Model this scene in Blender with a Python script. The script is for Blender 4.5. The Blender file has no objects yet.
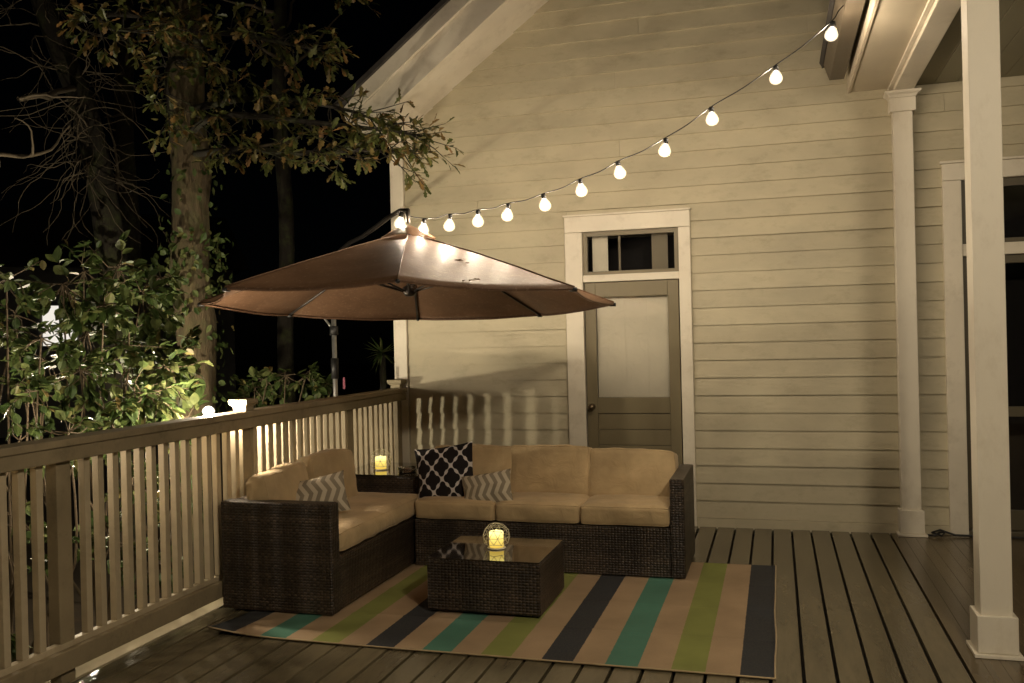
import bpy, bmesh, math, random
import numpy as np
from mathutils import Vector, Matrix, noise as mnoise
random.seed(7)
PI = math.pi
sc = bpy.context.scene
COL = sc.collection

# ------------------------------------------------------------------ materials
def new_mat(name):
    m = bpy.data.materials.new(name); m.use_nodes = True
    nt = m.node_tree
    return m, nt, nt.nodes['Principled BSDF'], nt.nodes['Material Output']

def nd(nt, typ, ins=None, **props):
    n = nt.nodes.new(typ)
    for k, v in props.items(): setattr(n, k, v)
    for k, v in (ins or {}).items():
        if isinstance(v, bpy.types.NodeSocket): nt.links.new(v, n.inputs[k])
        else: n.inputs[k].default_value = v
    return n

def mth(nt, op, a, b=None, c=None):
    ins = {0: a}
    if b is not None: ins[1] = b
    if c is not None: ins[2] = c
    return nd(nt, 'ShaderNodeMath', ins, operation=op).outputs[0]

def mixc(nt, fac, a, b, mode='MIX'):
    n = nd(nt, 'ShaderNodeMix', data_type='RGBA', blend_type=mode)
    for i, v in ((0, fac), (6, a), (7, b)):
        if isinstance(v, bpy.types.NodeSocket): nt.links.new(v, n.inputs[i])
        else: n.inputs[i].default_value = v if i == 0 else (*v, 1)
    return n.outputs[2]

def ramp(nt, fac, stops, interp='LINEAR'):
    n = nt.nodes.new('ShaderNodeValToRGB'); cr = n.color_ramp; cr.interpolation = interp
    while len(cr.elements) < len(stops): cr.elements.new(0.5)
    for e, (p, c) in zip(cr.elements, stops):
        e.position = p; e.color = (*c, 1) if len(c) == 3 else c
    nt.links.new(fac, n.inputs[0])
    return n.outputs[0]

def paint(name, c, rough=0.55, var=0.18, scale=3.0, stretch=(1, 1, 1), bump=0.15, dirt=None, island=0.0, spec=0.4, fine=60):
    """painted / weathered surface: broad patchy wear, fine grain bump, optional dirt colour"""
    m, nt, bs, out = new_mat(name)
    tc = nd(nt, 'ShaderNodeTexCoord').outputs['Object']
    mp = nd(nt, 'ShaderNodeMapping', {'Vector': tc, 'Scale': stretch}).outputs[0]
    n1 = nd(nt, 'ShaderNodeTexNoise', {'Vector': mp, 'Scale': scale, 'Detail': 6.0, 'Roughness': 0.6}).outputs[0]
    n2 = nd(nt, 'ShaderNodeTexNoise', {'Vector': mp, 'Scale': fine, 'Detail': 3.0}).outputs[0]
    lo = tuple(x * (1 - var) for x in c); hi = tuple(min(1, x * (1 + var)) for x in c)
    col = ramp(nt, n1, [(0.3, lo), (0.7, hi)])
    if dirt:
        n3 = nd(nt, 'ShaderNodeTexNoise', {'Vector': mp, 'Scale': scale * 2.3, 'Detail': 8.0, 'Roughness': 0.75}).outputs[0]
        f = ramp(nt, n3, [(0.52, (0, 0, 0)), (0.75, (1, 1, 1))])
        col = mixc(nt, mth(nt, 'MULTIPLY', f, 0.55), col, dirt)
    if island:
        g = nd(nt, 'ShaderNodeNewGeometry').outputs['Random Per Island']
        v = mth(nt, 'ADD', mth(nt, 'MULTIPLY', g, island * 2), 1 - island)
        hsv = nd(nt, 'ShaderNodeHueSaturation', {'Color': col, 'Value': v})
        col = hsv.outputs[0]
    nt.links.new(col, bs.inputs['Base Color'])
    nt.links.new(ramp(nt, n1, [(0.25, (rough * .8,) * 3), (0.75, (min(1, rough * 1.2),) * 3)]), bs.inputs['Roughness'])
    bs.inputs['Specular IOR Level'].default_value = spec
    if bump:
        b = nd(nt, 'ShaderNodeBump', {'Height': n2, 'Strength': bump, 'Distance': 0.004})
        nt.links.new(b.outputs[0], bs.inputs['Normal'])
    return m

def plain(name, c, rough=0.5, metal=0.0, coat=0.0, spec=0.5):
    m, nt, bs, out = new_mat(name)
    tc = nd(nt, 'ShaderNodeTexCoord').outputs['Object']
    n = nd(nt, 'ShaderNodeTexNoise', {'Vector': tc, 'Scale': 25.0, 'Detail': 4.0}).outputs[0]
    col = ramp(nt, n, [(0.3, tuple(x * .85 for x in c)), (0.7, tuple(min(1, x * 1.12) for x in c))])
    nt.links.new(col, bs.inputs['Base Color'])
    bs.inputs['Roughness'].default_value = rough; bs.inputs['Metallic'].default_value = metal
    bs.inputs['Coat Weight'].default_value = coat; bs.inputs['Coat Roughness'].default_value = 0.05
    bs.inputs['Specular IOR Level'].default_value = spec
    return m

def emit(name, c, s):
    m, nt, bs, out = new_mat(name)
    nt.nodes.remove(bs)
    e = nd(nt, 'ShaderNodeEmission', {'Color': (*c, 1), 'Strength': s})
    nt.links.new(e.outputs[0], out.inputs[0])
    return m

def candle_mat():
    m, nt, bs, out = new_mat('lit flameless candle'); nt.nodes.remove(bs)
    z = nd(nt, 'ShaderNodeSeparateXYZ', {0: nd(nt, 'ShaderNodeTexCoord').outputs['Object']}).outputs[2]
    t = mth(nt, 'MULTIPLY', z, 1 / 0.095)
    e = nd(nt, 'ShaderNodeEmission', {'Color': ramp(nt, t, [(0.0, (1, .66, .10)), (.55, (1, .76, .18)), (1.0, (1, .84, .34))]), 'Strength': mth(nt, 'ADD', 0.85, mth(nt, 'MULTIPLY', mth(nt, 'POWER', t, 2.0), 1.1))})
    nt.links.new(e.outputs[0], out.inputs[0])
    return m

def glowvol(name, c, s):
    """bare emissive volume without any glass surface: a soft bloom halo added round a bulb"""
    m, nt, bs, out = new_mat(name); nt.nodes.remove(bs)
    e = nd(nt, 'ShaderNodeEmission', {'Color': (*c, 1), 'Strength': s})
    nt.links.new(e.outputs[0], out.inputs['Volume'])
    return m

def glassy(name, tint=(1, 1, 1), base=0.06):
    """thin window glass: mostly clear with fresnel reflection"""
    m, nt, bs, out = new_mat(name); nt.nodes.remove(bs)
    fr = nd(nt, 'ShaderNodeFresnel', {'IOR': 1.5}).outputs[0]
    tc = nd(nt, 'ShaderNodeTexCoord').outputs['Object']
    n = nd(nt, 'ShaderNodeTexNoise', {'Vector': tc, 'Scale': 2.2, 'Detail': 2.0}).outputs[0]
    bp = nd(nt, 'ShaderNodeBump', {'Height': n, 'Strength': 0.06, 'Distance': 0.02})
    t = nd(nt, 'ShaderNodeBsdfTransparent', {'Color': (*tint, 1)})
    g = nd(nt, 'ShaderNodeBsdfGlossy', {'Roughness': 0.04, 'Normal': bp.outputs[0]})
    mx = nd(nt, 'ShaderNodeMixShader', {0: mth(nt, 'ADD', fr, base), 1: t.outputs[0], 2: g.outputs[0]})
    nt.links.new(mx.outputs[0], out.inputs[0])
    return m

def fabric(name, c, scale=350, var=0.15, rough=0.9, c2=None):
    m, nt, bs, out = new_mat(name)
    tc = nd(nt, 'ShaderNodeTexCoord').outputs['Object']
    n1 = nd(nt, 'ShaderNodeTexNoise', {'Vector': tc, 'Scale': 5.0, 'Detail': 5.0}).outputs[0]
    n2 = nd(nt, 'ShaderNodeTexNoise', {'Vector': tc, 'Scale': float(scale), 'Detail': 2.0}).outputs[0]
    n3 = nd(nt, 'ShaderNodeTexNoise', {'Vector': tc, 'Scale': 9.0, 'Detail': 3.0, 'Distortion': 1.5}).outputs[0]
    lo = tuple(x * (1 - var) for x in c); hi = tuple(x * (1 + var) for x in (c2 or c))
    col = ramp(nt, n1, [(0.3, lo), (0.7, hi)])
    nt.links.new(col, bs.inputs['Base Color'])
    bs.inputs['Roughness'].default_value = rough; bs.inputs['Specular IOR Level'].default_value = 0.2
    bs.inputs['Sheen Weight'].default_value = 0.15
    h = mth(nt, 'ADD', mth(nt, 'MULTIPLY', n2, 0.25), mth(nt, 'MULTIPLY', n3, 3.0))
    b = nd(nt, 'ShaderNodeBump', {'Height': h, 'Strength': 0.5, 'Distance': 0.006})
    nt.links.new(b.outputs[0], bs.inputs['Normal'])
    return m

def wicker_mat():
    m, nt, bs, out = new_mat('dark brown resin wicker')
    tc = nd(nt, 'ShaderNodeTexCoord').outputs['Object']
    sep = nd(nt, 'ShaderNodeSeparateXYZ', {0: tc}).outputs
    # strands run round the frame; along = x + y, rows = z
    u = mth(nt, 'MULTIPLY', mth(nt, 'ADD', sep[0], sep[1]), 1 / 0.021)
    v = mth(nt, 'MULTIPLY', mth(nt, 'ADD', sep[2], mth(nt, 'MULTIPLY', sep[1], 0.0)), 1 / 0.0165)
    row = mth(nt, 'FLOOR', v)
    us = u
    fu = mth(nt, 'ABSOLUTE', mth(nt, 'SINE', mth(nt, 'MULTIPLY', us, PI)))
    fv = mth(nt, 'ABSOLUTE', mth(nt, 'SINE', mth(nt, 'MULTIPLY', v, PI)))
    hgt = mth(nt, 'MULTIPLY', mth(nt, 'POWER', fu, 0.5), mth(nt, 'POWER', fv, 0.6))
    cell = nd(nt, 'ShaderNodeCombineXYZ', {0: mth(nt, 'FLOOR', us), 1: row, 2: 0.0}).outputs[0]
    wn = nd(nt, 'ShaderNodeTexWhiteNoise', {'Vector': cell}, noise_dimensions='3D').outputs[0]
    bandw = nd(nt, 'ShaderNodeTexNoise', {'Vector': nd(nt, 'ShaderNodeMapping', {'Vector': tc, 'Scale': (1, 1, .15)}).outputs[0], 'Scale': 7.0, 'Detail': 2.0}).outputs[0]
    par = mth(nt, 'FLOORED_MODULO', mth(nt, 'ADD', mth(nt, 'FLOOR', us), row), 2.0)
    rown = nd(nt, 'ShaderNodeTexNoise', {'W': mth(nt, 'MULTIPLY', sep[2], 14.0), 'Scale': 1.0, 'Detail': 1.0}, noise_dimensions='1D').outputs[0]
    f = mth(nt, 'ADD', mth(nt, 'ADD', mth(nt, 'MULTIPLY', wn, 0.25), mth(nt, 'MULTIPLY', par, 0.16)), mth(nt, 'MULTIPLY', mth(nt, 'MULTIPLY', bandw, rown), 1.5))
    col = ramp(nt, f, [(0.15, (0.012, 0.008, 0.005)), (0.5, (0.030, 0.020, 0.013)), (0.9, (0.10, 0.070, 0.045))])
    col = mixc(nt, mth(nt, 'SUBTRACT', 1.0, mth(nt, 'MINIMUM', mth(nt, 'MULTIPLY', hgt, 1.7), 1.0)), col, (0.006, 0.004, 0.003))
    nt.links.new(col, bs.inputs['Base Color'])
    bs.inputs['Roughness'].default_value = 0.42
    b = nd(nt, 'ShaderNodeBump', {'Height': hgt, 'Strength': 0.9, 'Distance': 0.006})
    nt.links.new(b.outputs[0], bs.inputs['Normal'])
    return m

def rug_mat(x0, w):
    m, nt, bs, out = new_mat('striped flatweave')
    tc = nd(nt, 'ShaderNodeTexCoord').outputs['Object']
    nz = nd(nt, 'ShaderNodeTexNoise', {'Vector': tc, 'Scale': 140.0, 'Detail': 2.0}).outputs[0]
    nb = nd(nt, 'ShaderNodeTexNoise', {'Vector': tc, 'Scale': 3.0, 'Detail': 5.0}).outputs[0]
    sep = nd(nt, 'ShaderNodeSeparateXYZ', {0: tc}).outputs
    xs = mth(nt, 'ADD', sep[0], mth(nt, 'MULTIPLY', mth(nt, 'SUBTRACT', nz, 0.5), 0.011))
    k = mth(nt, 'FLOOR', mth(nt, 'DIVIDE', mth(nt, 'SUBTRACT', xs, x0), w))
    k6 = mth(nt, 'DIVIDE', mth(nt, 'ADD', mth(nt, 'FLOORED_MODULO', k, 6.0), 0.5), 6.0)
    navy, tan, teal, lime = (0.012, 0.024, 0.040), (0.40, 0.285, 0.175), (0.06, 0.22, 0.165), (0.235, 0.27, 0.07)
    col = ramp(nt, k6, [(0, navy), (1/6, tan), (2/6, teal), (3/6, tan), (4/6, lime), (5/6, tan)], 'CONSTANT')
    col = mixc(nt, 1.0, col, ramp(nt, nb, [(0.3, (.82, .82, .82)), (0.7, (1.1, 1.1, 1.1))]), 'MULTIPLY')
    rib = mth(nt, 'SINE', mth(nt, 'MULTIPLY', sep[1], 2 * PI / 0.012))
    col = mixc(nt, mth(nt, 'MULTIPLY', nz, 0.35), col, (0.2, 0.15, 0.09))
    nt.links.new(col, bs.inputs['Base Color'])
    bs.inputs['Roughness'].default_value = 0.9; bs.inputs['Specular IOR Level'].default_value = 0.15
    b = nd(nt, 'ShaderNodeBump', {'Height': mth(nt, 'ADD', rib, nz), 'Strength': 0.4, 'Distance': 0.003})
    nt.links.new(b.outputs[0], bs.inputs['Normal'])
    return m

def trellis_mat():
    m, nt, bs, out = new_mat('black and white quatrefoil print')
    uv = nd(nt, 'ShaderNodeTexCoord').outputs['UV']
    sep = nd(nt, 'ShaderNodeSeparateXYZ', {0: uv}).outputs
    U = mth(nt, 'MULTIPLY', sep[0], 6.2); V = mth(nt, 'MULTIPLY', sep[1], 5.0)
    def quat(du, dv):
        # nearest lattice centre of this sub-lattice (period 2), folded to one quadrant
        a = mth(nt, 'ABSOLUTE', mth(nt, 'SUBTRACT', mth(nt, 'FLOORED_MODULO', mth(nt, 'ADD', U, 1.0 + du), 2.0), 1.0))
        b = mth(nt, 'ABSOLUTE', mth(nt, 'SUBTRACT', mth(nt, 'FLOORED_MODULO', mth(nt, 'ADD', V, 1.0 + dv), 2.0), 1.0))
        def lobe(cx, cy, r):
            d = mth(nt, 'SQRT', mth(nt, 'ADD', mth(nt, 'POWER', mth(nt, 'SUBTRACT', a, cx), 2.0), mth(nt, 'POWER', mth(nt, 'SUBTRACT', b, cy), 2.0)))
            return mth(nt, 'SUBTRACT', d, r)
        dia = mth(nt, 'SUBTRACT', mth(nt, 'ADD', a, b), 0.80)
        l = mth(nt, 'MINIMUM', lobe(0.5, 0, 0.31), lobe(0, 0.5, 0.31))
        return mth(nt, 'MINIMUM', l, dia)
    d = mth(nt, 'MINIMUM', quat(0, 0), quat(1, 1))
    f = ramp(nt, mth(nt, 'ADD', mth(nt, 'MULTIPLY', d, 4.0), 0.5), [(0.45, (0, 0, 0)), (0.6, (1, 1, 1))])
    nt.links.new(mixc(nt, f, (0.016, 0.013, 0.014), (0.62, 0.58, 0.56)), bs.inputs['Base Color'])
    bs.inputs['Roughness'].default_value = 0.85; bs.inputs['Specular IOR Level'].default_value = 0.2
    return m

def chevron_mat():
    m, nt, bs, out = new_mat('grey and cream chevron print')
    uv = nd(nt, 'ShaderNodeTexCoord').outputs['UV']
    sep = nd(nt, 'ShaderNodeSeparateXYZ', {0: uv}).outputs
    tri = mth(nt, 'PINGPONG', mth(nt, 'MULTIPLY', sep[1], 2.6), 0.5)
    s = mth(nt, 'FRACT', mth(nt, 'ADD', mth(nt, 'MULTIPLY', sep[0], 6.5), mth(nt, 'MULTIPLY', tri, 1.3)))
    f = ramp(nt, s, [(0.0, (0, 0, 0)), (0.04, (1, 1, 1)), (0.5, (1, 1, 1)), (0.54, (0, 0, 0))])
    nz = nd(nt, 'ShaderNodeTexNoise', {'Vector': uv, 'Scale': 120.0, 'Detail': 2.0}).outputs[0]
    col = mixc(nt, f, (0.26, 0.22, 0.16), (0.62, 0.55, 0.42))
    nt.links.new(mixc(nt, mth(nt, 'MULTIPLY', nz, 0.3), col, (0.35, 0.3, 0.22)), bs.inputs['Base Color'])
    bs.inputs['Roughness'].default_value = 0.9; bs.inputs['Specular IOR Level'].default_value = 0.2
    return m

def leaf_mat(name, stops, rough=0.35, trans=0.25):
    m, nt, bs, out = new_mat(name)
    g = nd(nt, 'ShaderNodeNewGeometry').outputs['Random Per Island']
    col = ramp(nt, g, stops)
    tc = nd(nt, 'ShaderNodeTexCoord').outputs['Object']
    n = nd(nt, 'ShaderNodeTexNoise', {'Vector': tc, 'Scale': 30.0, 'Detail': 3.0}).outputs[0]
    col = mixc(nt, 1.0, col, ramp(nt, n, [(0.3, (.7, .7, .7)), (0.7, (1.2, 1.2, 1.2))]), 'MULTIPLY')
    nt.links.new(col, bs.inputs['Base Color'])
    bs.inputs['Roughness'].default_value = rough; bs.inputs['Specular IOR Level'].default_value = 0.28
    t = nd(nt, 'ShaderNodeBsdfTranslucent', {'Color': col})
    mx = nd(nt, 'ShaderNodeMixShader', {0: trans, 1: bs.outputs[0], 2: t.outputs[0]})
    nt.links.new(mx.outputs[0], out.inputs[0])
    return m

def bark_mat(name, a, b, scale=9):
    m, nt, bs, out = new_mat(name)
    tc = nd(nt, 'ShaderNodeTexCoord').outputs['Object']
    mp = nd(nt, 'ShaderNodeMapping', {'Vector': tc, 'Scale': (1, 1, 0.22)}).outputs[0]
    n = nd(nt, 'ShaderNodeTexNoise', {'Vector': mp, 'Scale': float(scale * 2), 'Detail': 8.0, 'Roughness': 0.7, 'Distortion': 0.6}).outputs[0]
    n2 = nd(nt, 'ShaderNodeTexNoise', {'Vector': tc, 'Scale': 5.0, 'Detail': 6.0, 'Roughness': 0.7}).outputs[0]
    col = ramp(nt, n, [(0.3, a), (0.7, b)])
    col = mixc(nt, ramp(nt, n2, [(0.48, (0, 0, 0)), (0.7, (.7, .7, .7))]), col, (0.06, 0.075, 0.02))
    nt.links.new(col, bs.inputs['Base Color']); bs.inputs['Roughness'].default_value = 0.9
    bp = nd(nt, 'ShaderNodeBump', {'Height': n, 'Strength': 1.0, 'Distance': 0.03})
    nt.links.new(bp.outputs[0], bs.inputs['Normal'])
    return m

def canopy_mat():
    m, nt, bs, out = new_mat('brown umbrella canvas')
    tc = nd(nt, 'ShaderNodeTexCoord').outputs['Object']
    n1 = nd(nt, 'ShaderNodeTexNoise', {'Vector': tc, 'Scale': 4.0, 'Detail': 8.0, 'Roughness': 0.7}).outputs[0]
    n2 = nd(nt, 'ShaderNodeTexNoise', {'Vector': tc, 'Scale': 220.0, 'Detail': 2.0}).outputs[0]
    col = ramp(nt, n1, [(0.3, (0.102, 0.056, 0.030)), (0.7, (0.160, 0.09, 0.050))])
    n3 = nd(nt, 'ShaderNodeTexNoise', {'Vector': tc, 'Scale': 38.0, 'Detail': 4.0, 'Roughness': 0.8}).outputs[0]
    col = mixc(nt, ramp(nt, n3, [(0.56, (0, 0, 0)), (0.7, (.45, .45, .45))]), col, (0.36, 0.25, 0.17))
    nt.links.new(col, bs.inputs['Base Color']); bs.inputs['Roughness'].default_value = 0.53
    bs.inputs['Specular IOR Level'].default_value = 0.32
    n4 = nd(nt, 'ShaderNodeTexNoise', {'Vector': tc, 'Scale': 9.0, 'Detail': 4.0, 'Distortion': 0.4}).outputs[0]
    bp = nd(nt, 'ShaderNodeBump', {'Height': mth(nt, 'ADD', mth(nt, 'MULTIPLY', n4, 1.2), mth(nt, 'MULTIPLY', n2, .3)), 'Strength': 0.4, 'Distance': 0.006})
    nt.links.new(bp.outputs[0], bs.inputs['Normal'])
    t = nd(nt, 'ShaderNodeBsdfTranslucent', {'Color': col})
    mx = nd(nt, 'ShaderNodeMixShader', {0: 0.12, 1: bs.outputs[0], 2: t.outputs[0]})
    nt.links.new(mx.outputs[0], out.inputs[0])
    return m

BULB_S, LAMP_S = 500.0, 3000.0
WARM = (1.0, 0.82, 0.60)
M = dict(
    siding=paint('cream lap siding paint', (0.47, 0.42, 0.295), 0.6, 0.12, 1.7, (1, 1, 2), 0.2, (0.27, 0.235, 0.15), 0.05),
    trim=paint('white trim paint', (0.70, 0.64, 0.52), 0.5, 0.07, 2.0, (1, 1, 1), 0.1, (0.45, 0.39, 0.29)),
    post=paint('white post paint', (0.70, 0.645, 0.53), 0.5, 0.06, 2.0, (1, 1, .5), 0.1, (0.5, 0.43, 0.32)),
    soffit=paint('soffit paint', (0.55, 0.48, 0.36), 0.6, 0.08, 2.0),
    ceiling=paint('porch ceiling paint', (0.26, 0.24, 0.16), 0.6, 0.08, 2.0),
    gutter=paint('weathered brown gutter', (0.10, 0.08, 0.055), 0.5, 0.2, 5.0),
    rail=paint('taupe railing stain', (0.25, 0.20, 0.12), 0.62, 0.16, 4.0, (1, 1, 1), 0.25, (0.09, 0.07, 0.038)),
    baluster=paint('taupe baluster stain', (0.41, 0.34, 0.225), 0.6, 0.14, 4.0, (1, 1, 1), 0.25, (0.26, 0.2, 0.12), 0.06),
    deck=paint('brown deck boards', (0.116, 0.096, 0.057), 0.2, 0.28, 1.6, (3, .5, 1), 0.25, (0.05, 0.038, 0.022), 0.10, 0.5, 40),
    porchfloor=paint('glossy porch boards', (0.10, 0.075, 0.042), 0.24, 0.2, 1.6, (3, .5, 1), 0.06, (0.085, 0.066, 0.04), 0.03, 0.5, 20),
    edge=paint('deck edge paint', (0.36, 0.31, 0.21), 0.9, 0.15, 3.0, spec=0.05),
    joist=paint('underside of deck', (0.03, 0.025, 0.02), 0.9),
    door=paint('grey brown door paint', (0.18, 0.15, 0.088), 0.45, 0.1, 3.0, (1, 1, .4), 0.12),
    darkdoor=paint('dark door paint', (0.09, 0.075, 0.045), 0.45, 0.1, 3.0),
    curtain=fabric('cream window shade', (0.74, 0.69, 0.55), 120, 0.06),
    room=plain('dark room', (0.012, 0.01, 0.009), 0.9),
    pane=glassy('window glass'),
    metal=plain('dark bronze metal', (0.035, 0.03, 0.026), 0.4, 0.6),
    steel=plain('brushed steel', (0.5, 0.5, 0.48), 0.35, 0.9),
    brass=plain('aged knob metal', (0.2, 0.15, 0.09), 0.35, 0.9),
    black=plain('black plastic', (0.012, 0.012, 0.012), 0.5),
    white=plain('white plastic', (0.75, 0.72, 0.66), 0.4),
    wire=plain('champagne wire', (0.72, 0.66, 0.52), 0.4, 0.0),
    wicker=wicker_mat(),
    cushion=fabric('tan cushion fabric', (0.50, 0.372, 0.208), 300, 0.18),
    trellis=trellis_mat(), chevron=chevron_mat(),
    tabletop=plain('dark smoked glass', (0.02, 0.016, 0.012), 0.06, 0.0, 1.0, 0.8),
    dish=glassy('clear glass dish', (.95, .97, .96), 0.14),
    rug=rug_mat(-3.02, 0.1571),
    binding=fabric('tan rug binding', (0.40, 0.30, 0.17), 200),
    canopy=canopy_mat(),
    bulb=emit('lit bulb', WARM, BULB_S),
    porchglobe=emit('lit porch globe', (1.0, 0.84, 0.62), 850.0),
    lamp2=emit('lit low garden light', (1.0, 0.83, 0.62), LAMP_S * .26),
    lamp3=emit('lit corner garden light', (1.0, 0.86, 0.62), LAMP_S * 2.0),
    lamp=emit('lit floodlight', (1.0, 0.83, 0.62), LAMP_S),
    bulbglow=glowvol('bloom halo round bulb', (1.0, 0.85, 0.60), 34.0),  # bloom added round each string bulb, no glass envelope
    lampglow=glowvol('bloom halo round lamp', (1.0, 0.88, 0.68), 60.0),  # bloom added round the rail lamp, volume emission only
    candle=candle_mat(),
    nwindow=emit('lit neighbour window', (1.0, 0.93, 0.82), 0.85),
    oakleaf=leaf_mat('oak leaves', [(0, (0.05, 0.065, 0.018)), (.5, (0.10, 0.11, 0.03)), (.75, (0.17, 0.13, 0.045)), (1, (0.22, 0.12, 0.04))], 0.4),
    bushleaf=leaf_mat('shrub leaves', [(0, (0.035, 0.062, 0.016)), (.6, (0.07, 0.10, 0.028)), (.93, (0.12, 0.135, 0.045)), (1, (0.16, 0.12, 0.04))], 0.5),
    deadleaf=leaf_mat('fallen leaves', [(0, (0.09, 0.045, 0.02)), (1, (0.16, 0.08, 0.03))], 0.7, 0.1),
    bark=bark_mat('oak bark', (0.032, 0.023, 0.011), (0.125, 0.092, 0.046)),
    darkbark=bark_mat('grey bark', (0.009, 0.007, 0.0045), (0.03, 0.024, 0.015), 6),
    stem=plain('brown stems', (0.09, 0.065, 0.035), 0.8),
    twig=plain('grey twigs', (0.12, 0.095, 0.06), 0.8),
    ground=paint('leaf litter soil', (0.045, 0.033, 0.02), 0.95, 0.4, 2.0, (1, 1, 1), 0.8, (0.08, 0.05, 0.025)),
    ribbon=fabric('pink ribbon', (0.22, 0.07, 0.10), 200),
    nhouse=paint('neighbour house wall', (0.2, 0.19, 0.17), 0.8),
    roofing=paint('dark shingles', (0.05, 0.045, 0.04), 0.9),
)

# ------------------------------------------------------------------ geometry helpers
def box(bm, x0, x1, y0, y1, z0, z1, bev=0.0, mat=None):
    vs = [bm.verts.new((x, y, z)) for z in (z0, z1) for y in (y0, y1) for x in (x0, x1)]
    fs = [bm.faces.new([vs[i] for i in f]) for f in ((0, 2, 3, 1), (4, 5, 7, 6), (0, 1, 5, 4), (2, 6, 7, 3), (0, 4, 6, 2), (1, 3, 7, 5))]
    if bev:
        es = list({e for f in fs for e in f.edges})
        r = bmesh.ops.bevel(bm, geom=es, offset=bev, segments=2, affect='EDGES', profile=0.5)
    if mat is not None:
        bmesh.ops.transform(bm, matrix=mat, verts=[v for v in vs if v.is_valid])

def tube(bm, pts, rad, n=8, cap=True):
    pts = [Vector(p) for p in pts]
    if not isinstance(rad, (list, tuple)): rad = [rad] * len(pts)
    rings = []; prev = None
    for i, p in enumerate(pts):
        t = (pts[min(i + 1, len(pts) - 1)] - pts[max(i - 1, 0)]).normalized()
        if prev is None:
            a = Vector((0, 0, 1)) if abs(t.z) < 0.9 else Vector((1, 0, 0))
            nn = t.cross(a).normalized()
        else:
            nn = (prev - t * prev.dot(t)).normalized()
        prev = nn; b = t.cross(nn)
        rings.append([bm.verts.new(p + (nn * math.cos(2 * PI * k / n) + b * math.sin(2 * PI * k / n)) * rad[i]) for k in range(n)])
    for i in range(len(rings) - 1):
        for k in range(n):
            bm.faces.new((rings[i][k], rings[i][(k + 1) % n], rings[i + 1][(k + 1) % n], rings[i + 1][k]))
    if cap and n > 2:
        bm.faces.new(rings[0][::-1]); bm.faces.new(rings[-1])

def lathe(bm, prof, c=(0, 0, 0), n=24, axis=None):
    """profile [(r, z)...] around z through c"""
    rings = []; c = Vector(c)
    for r, z in prof:
        if r < 1e-5: rings.append([bm.verts.new(c + Vector((0, 0, z)))])
        else: rings.append([bm.verts.new(c + Vector((r * math.cos(2 * PI * k / n), r * math.sin(2 * PI * k / n), z))) for k in range(n)])
    for a, b in zip(rings, rings[1:]):
        for k in range(n):
            k2 = (k + 1) % n
            if len(a) == 1 and len(b) == 1: continue
            if len(a) == 1: bm.faces.new((a[0], b[k2], b[k]))
            elif len(b) == 1: bm.faces.new((a[k], a[k2], b[0]))
            else: bm.faces.new((a[k], a[k2], b[k2], b[k]))

def prism(bm, poly, y0, y1):
    """polygon in the x-z plane extruded along y"""
    a = [bm.verts.new((x, y0, z)) for x, z in poly]; b = [bm.verts.new((x, y1, z)) for x, z in poly]
    bm.faces.new(a); bm.faces.new(b[::-1])
    for i in range(len(poly)):
        j = (i + 1) % len(poly)
        bm.faces.new((a[j], a[i], b[i], b[j]))

def obj(name, bm, mat, parent=None, smooth=False, fix=True):
    if fix: bmesh.ops.recalc_face_normals(bm, faces=bm.faces)
    me = bpy.data.meshes.new(name); bm.to_mesh(me); bm.free()
    me.materials.append(mat)
    if smooth: me.shade_smooth()
    o = bpy.data.objects.new(name, me); COL.objects.link(o)
    if parent is not None: o.parent = parent
    return o

def boxobj(name, dims, mat, parent=None, bev=0.004):
    bm = bmesh.new(); box(bm, *dims, bev=bev); return obj(name, bm, mat, parent)

def tag(o, label=None, cat=None, group=None, kind=None):
    if label: o['label'] = label
    if cat: o['category'] = cat
    if group: o['group'] = group
    if kind: o['kind'] = kind
    return o

def thing(name, label, cat, loc=(0, 0, 0), group=None, rz=0):
    o = bpy.data.objects.new(name, None); COL.objects.link(o)
    o.location = loc; o.rotation_euler = (0, 0, rz); o.empty_display_size = 0.1
    return tag(o, label, cat, group)

def copy_tree(o, parent=None):
    c = o.copy(); COL.objects.link(c); c.parent = parent
    for ch in list(o.children): copy_tree(ch, c)
    return c

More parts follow.
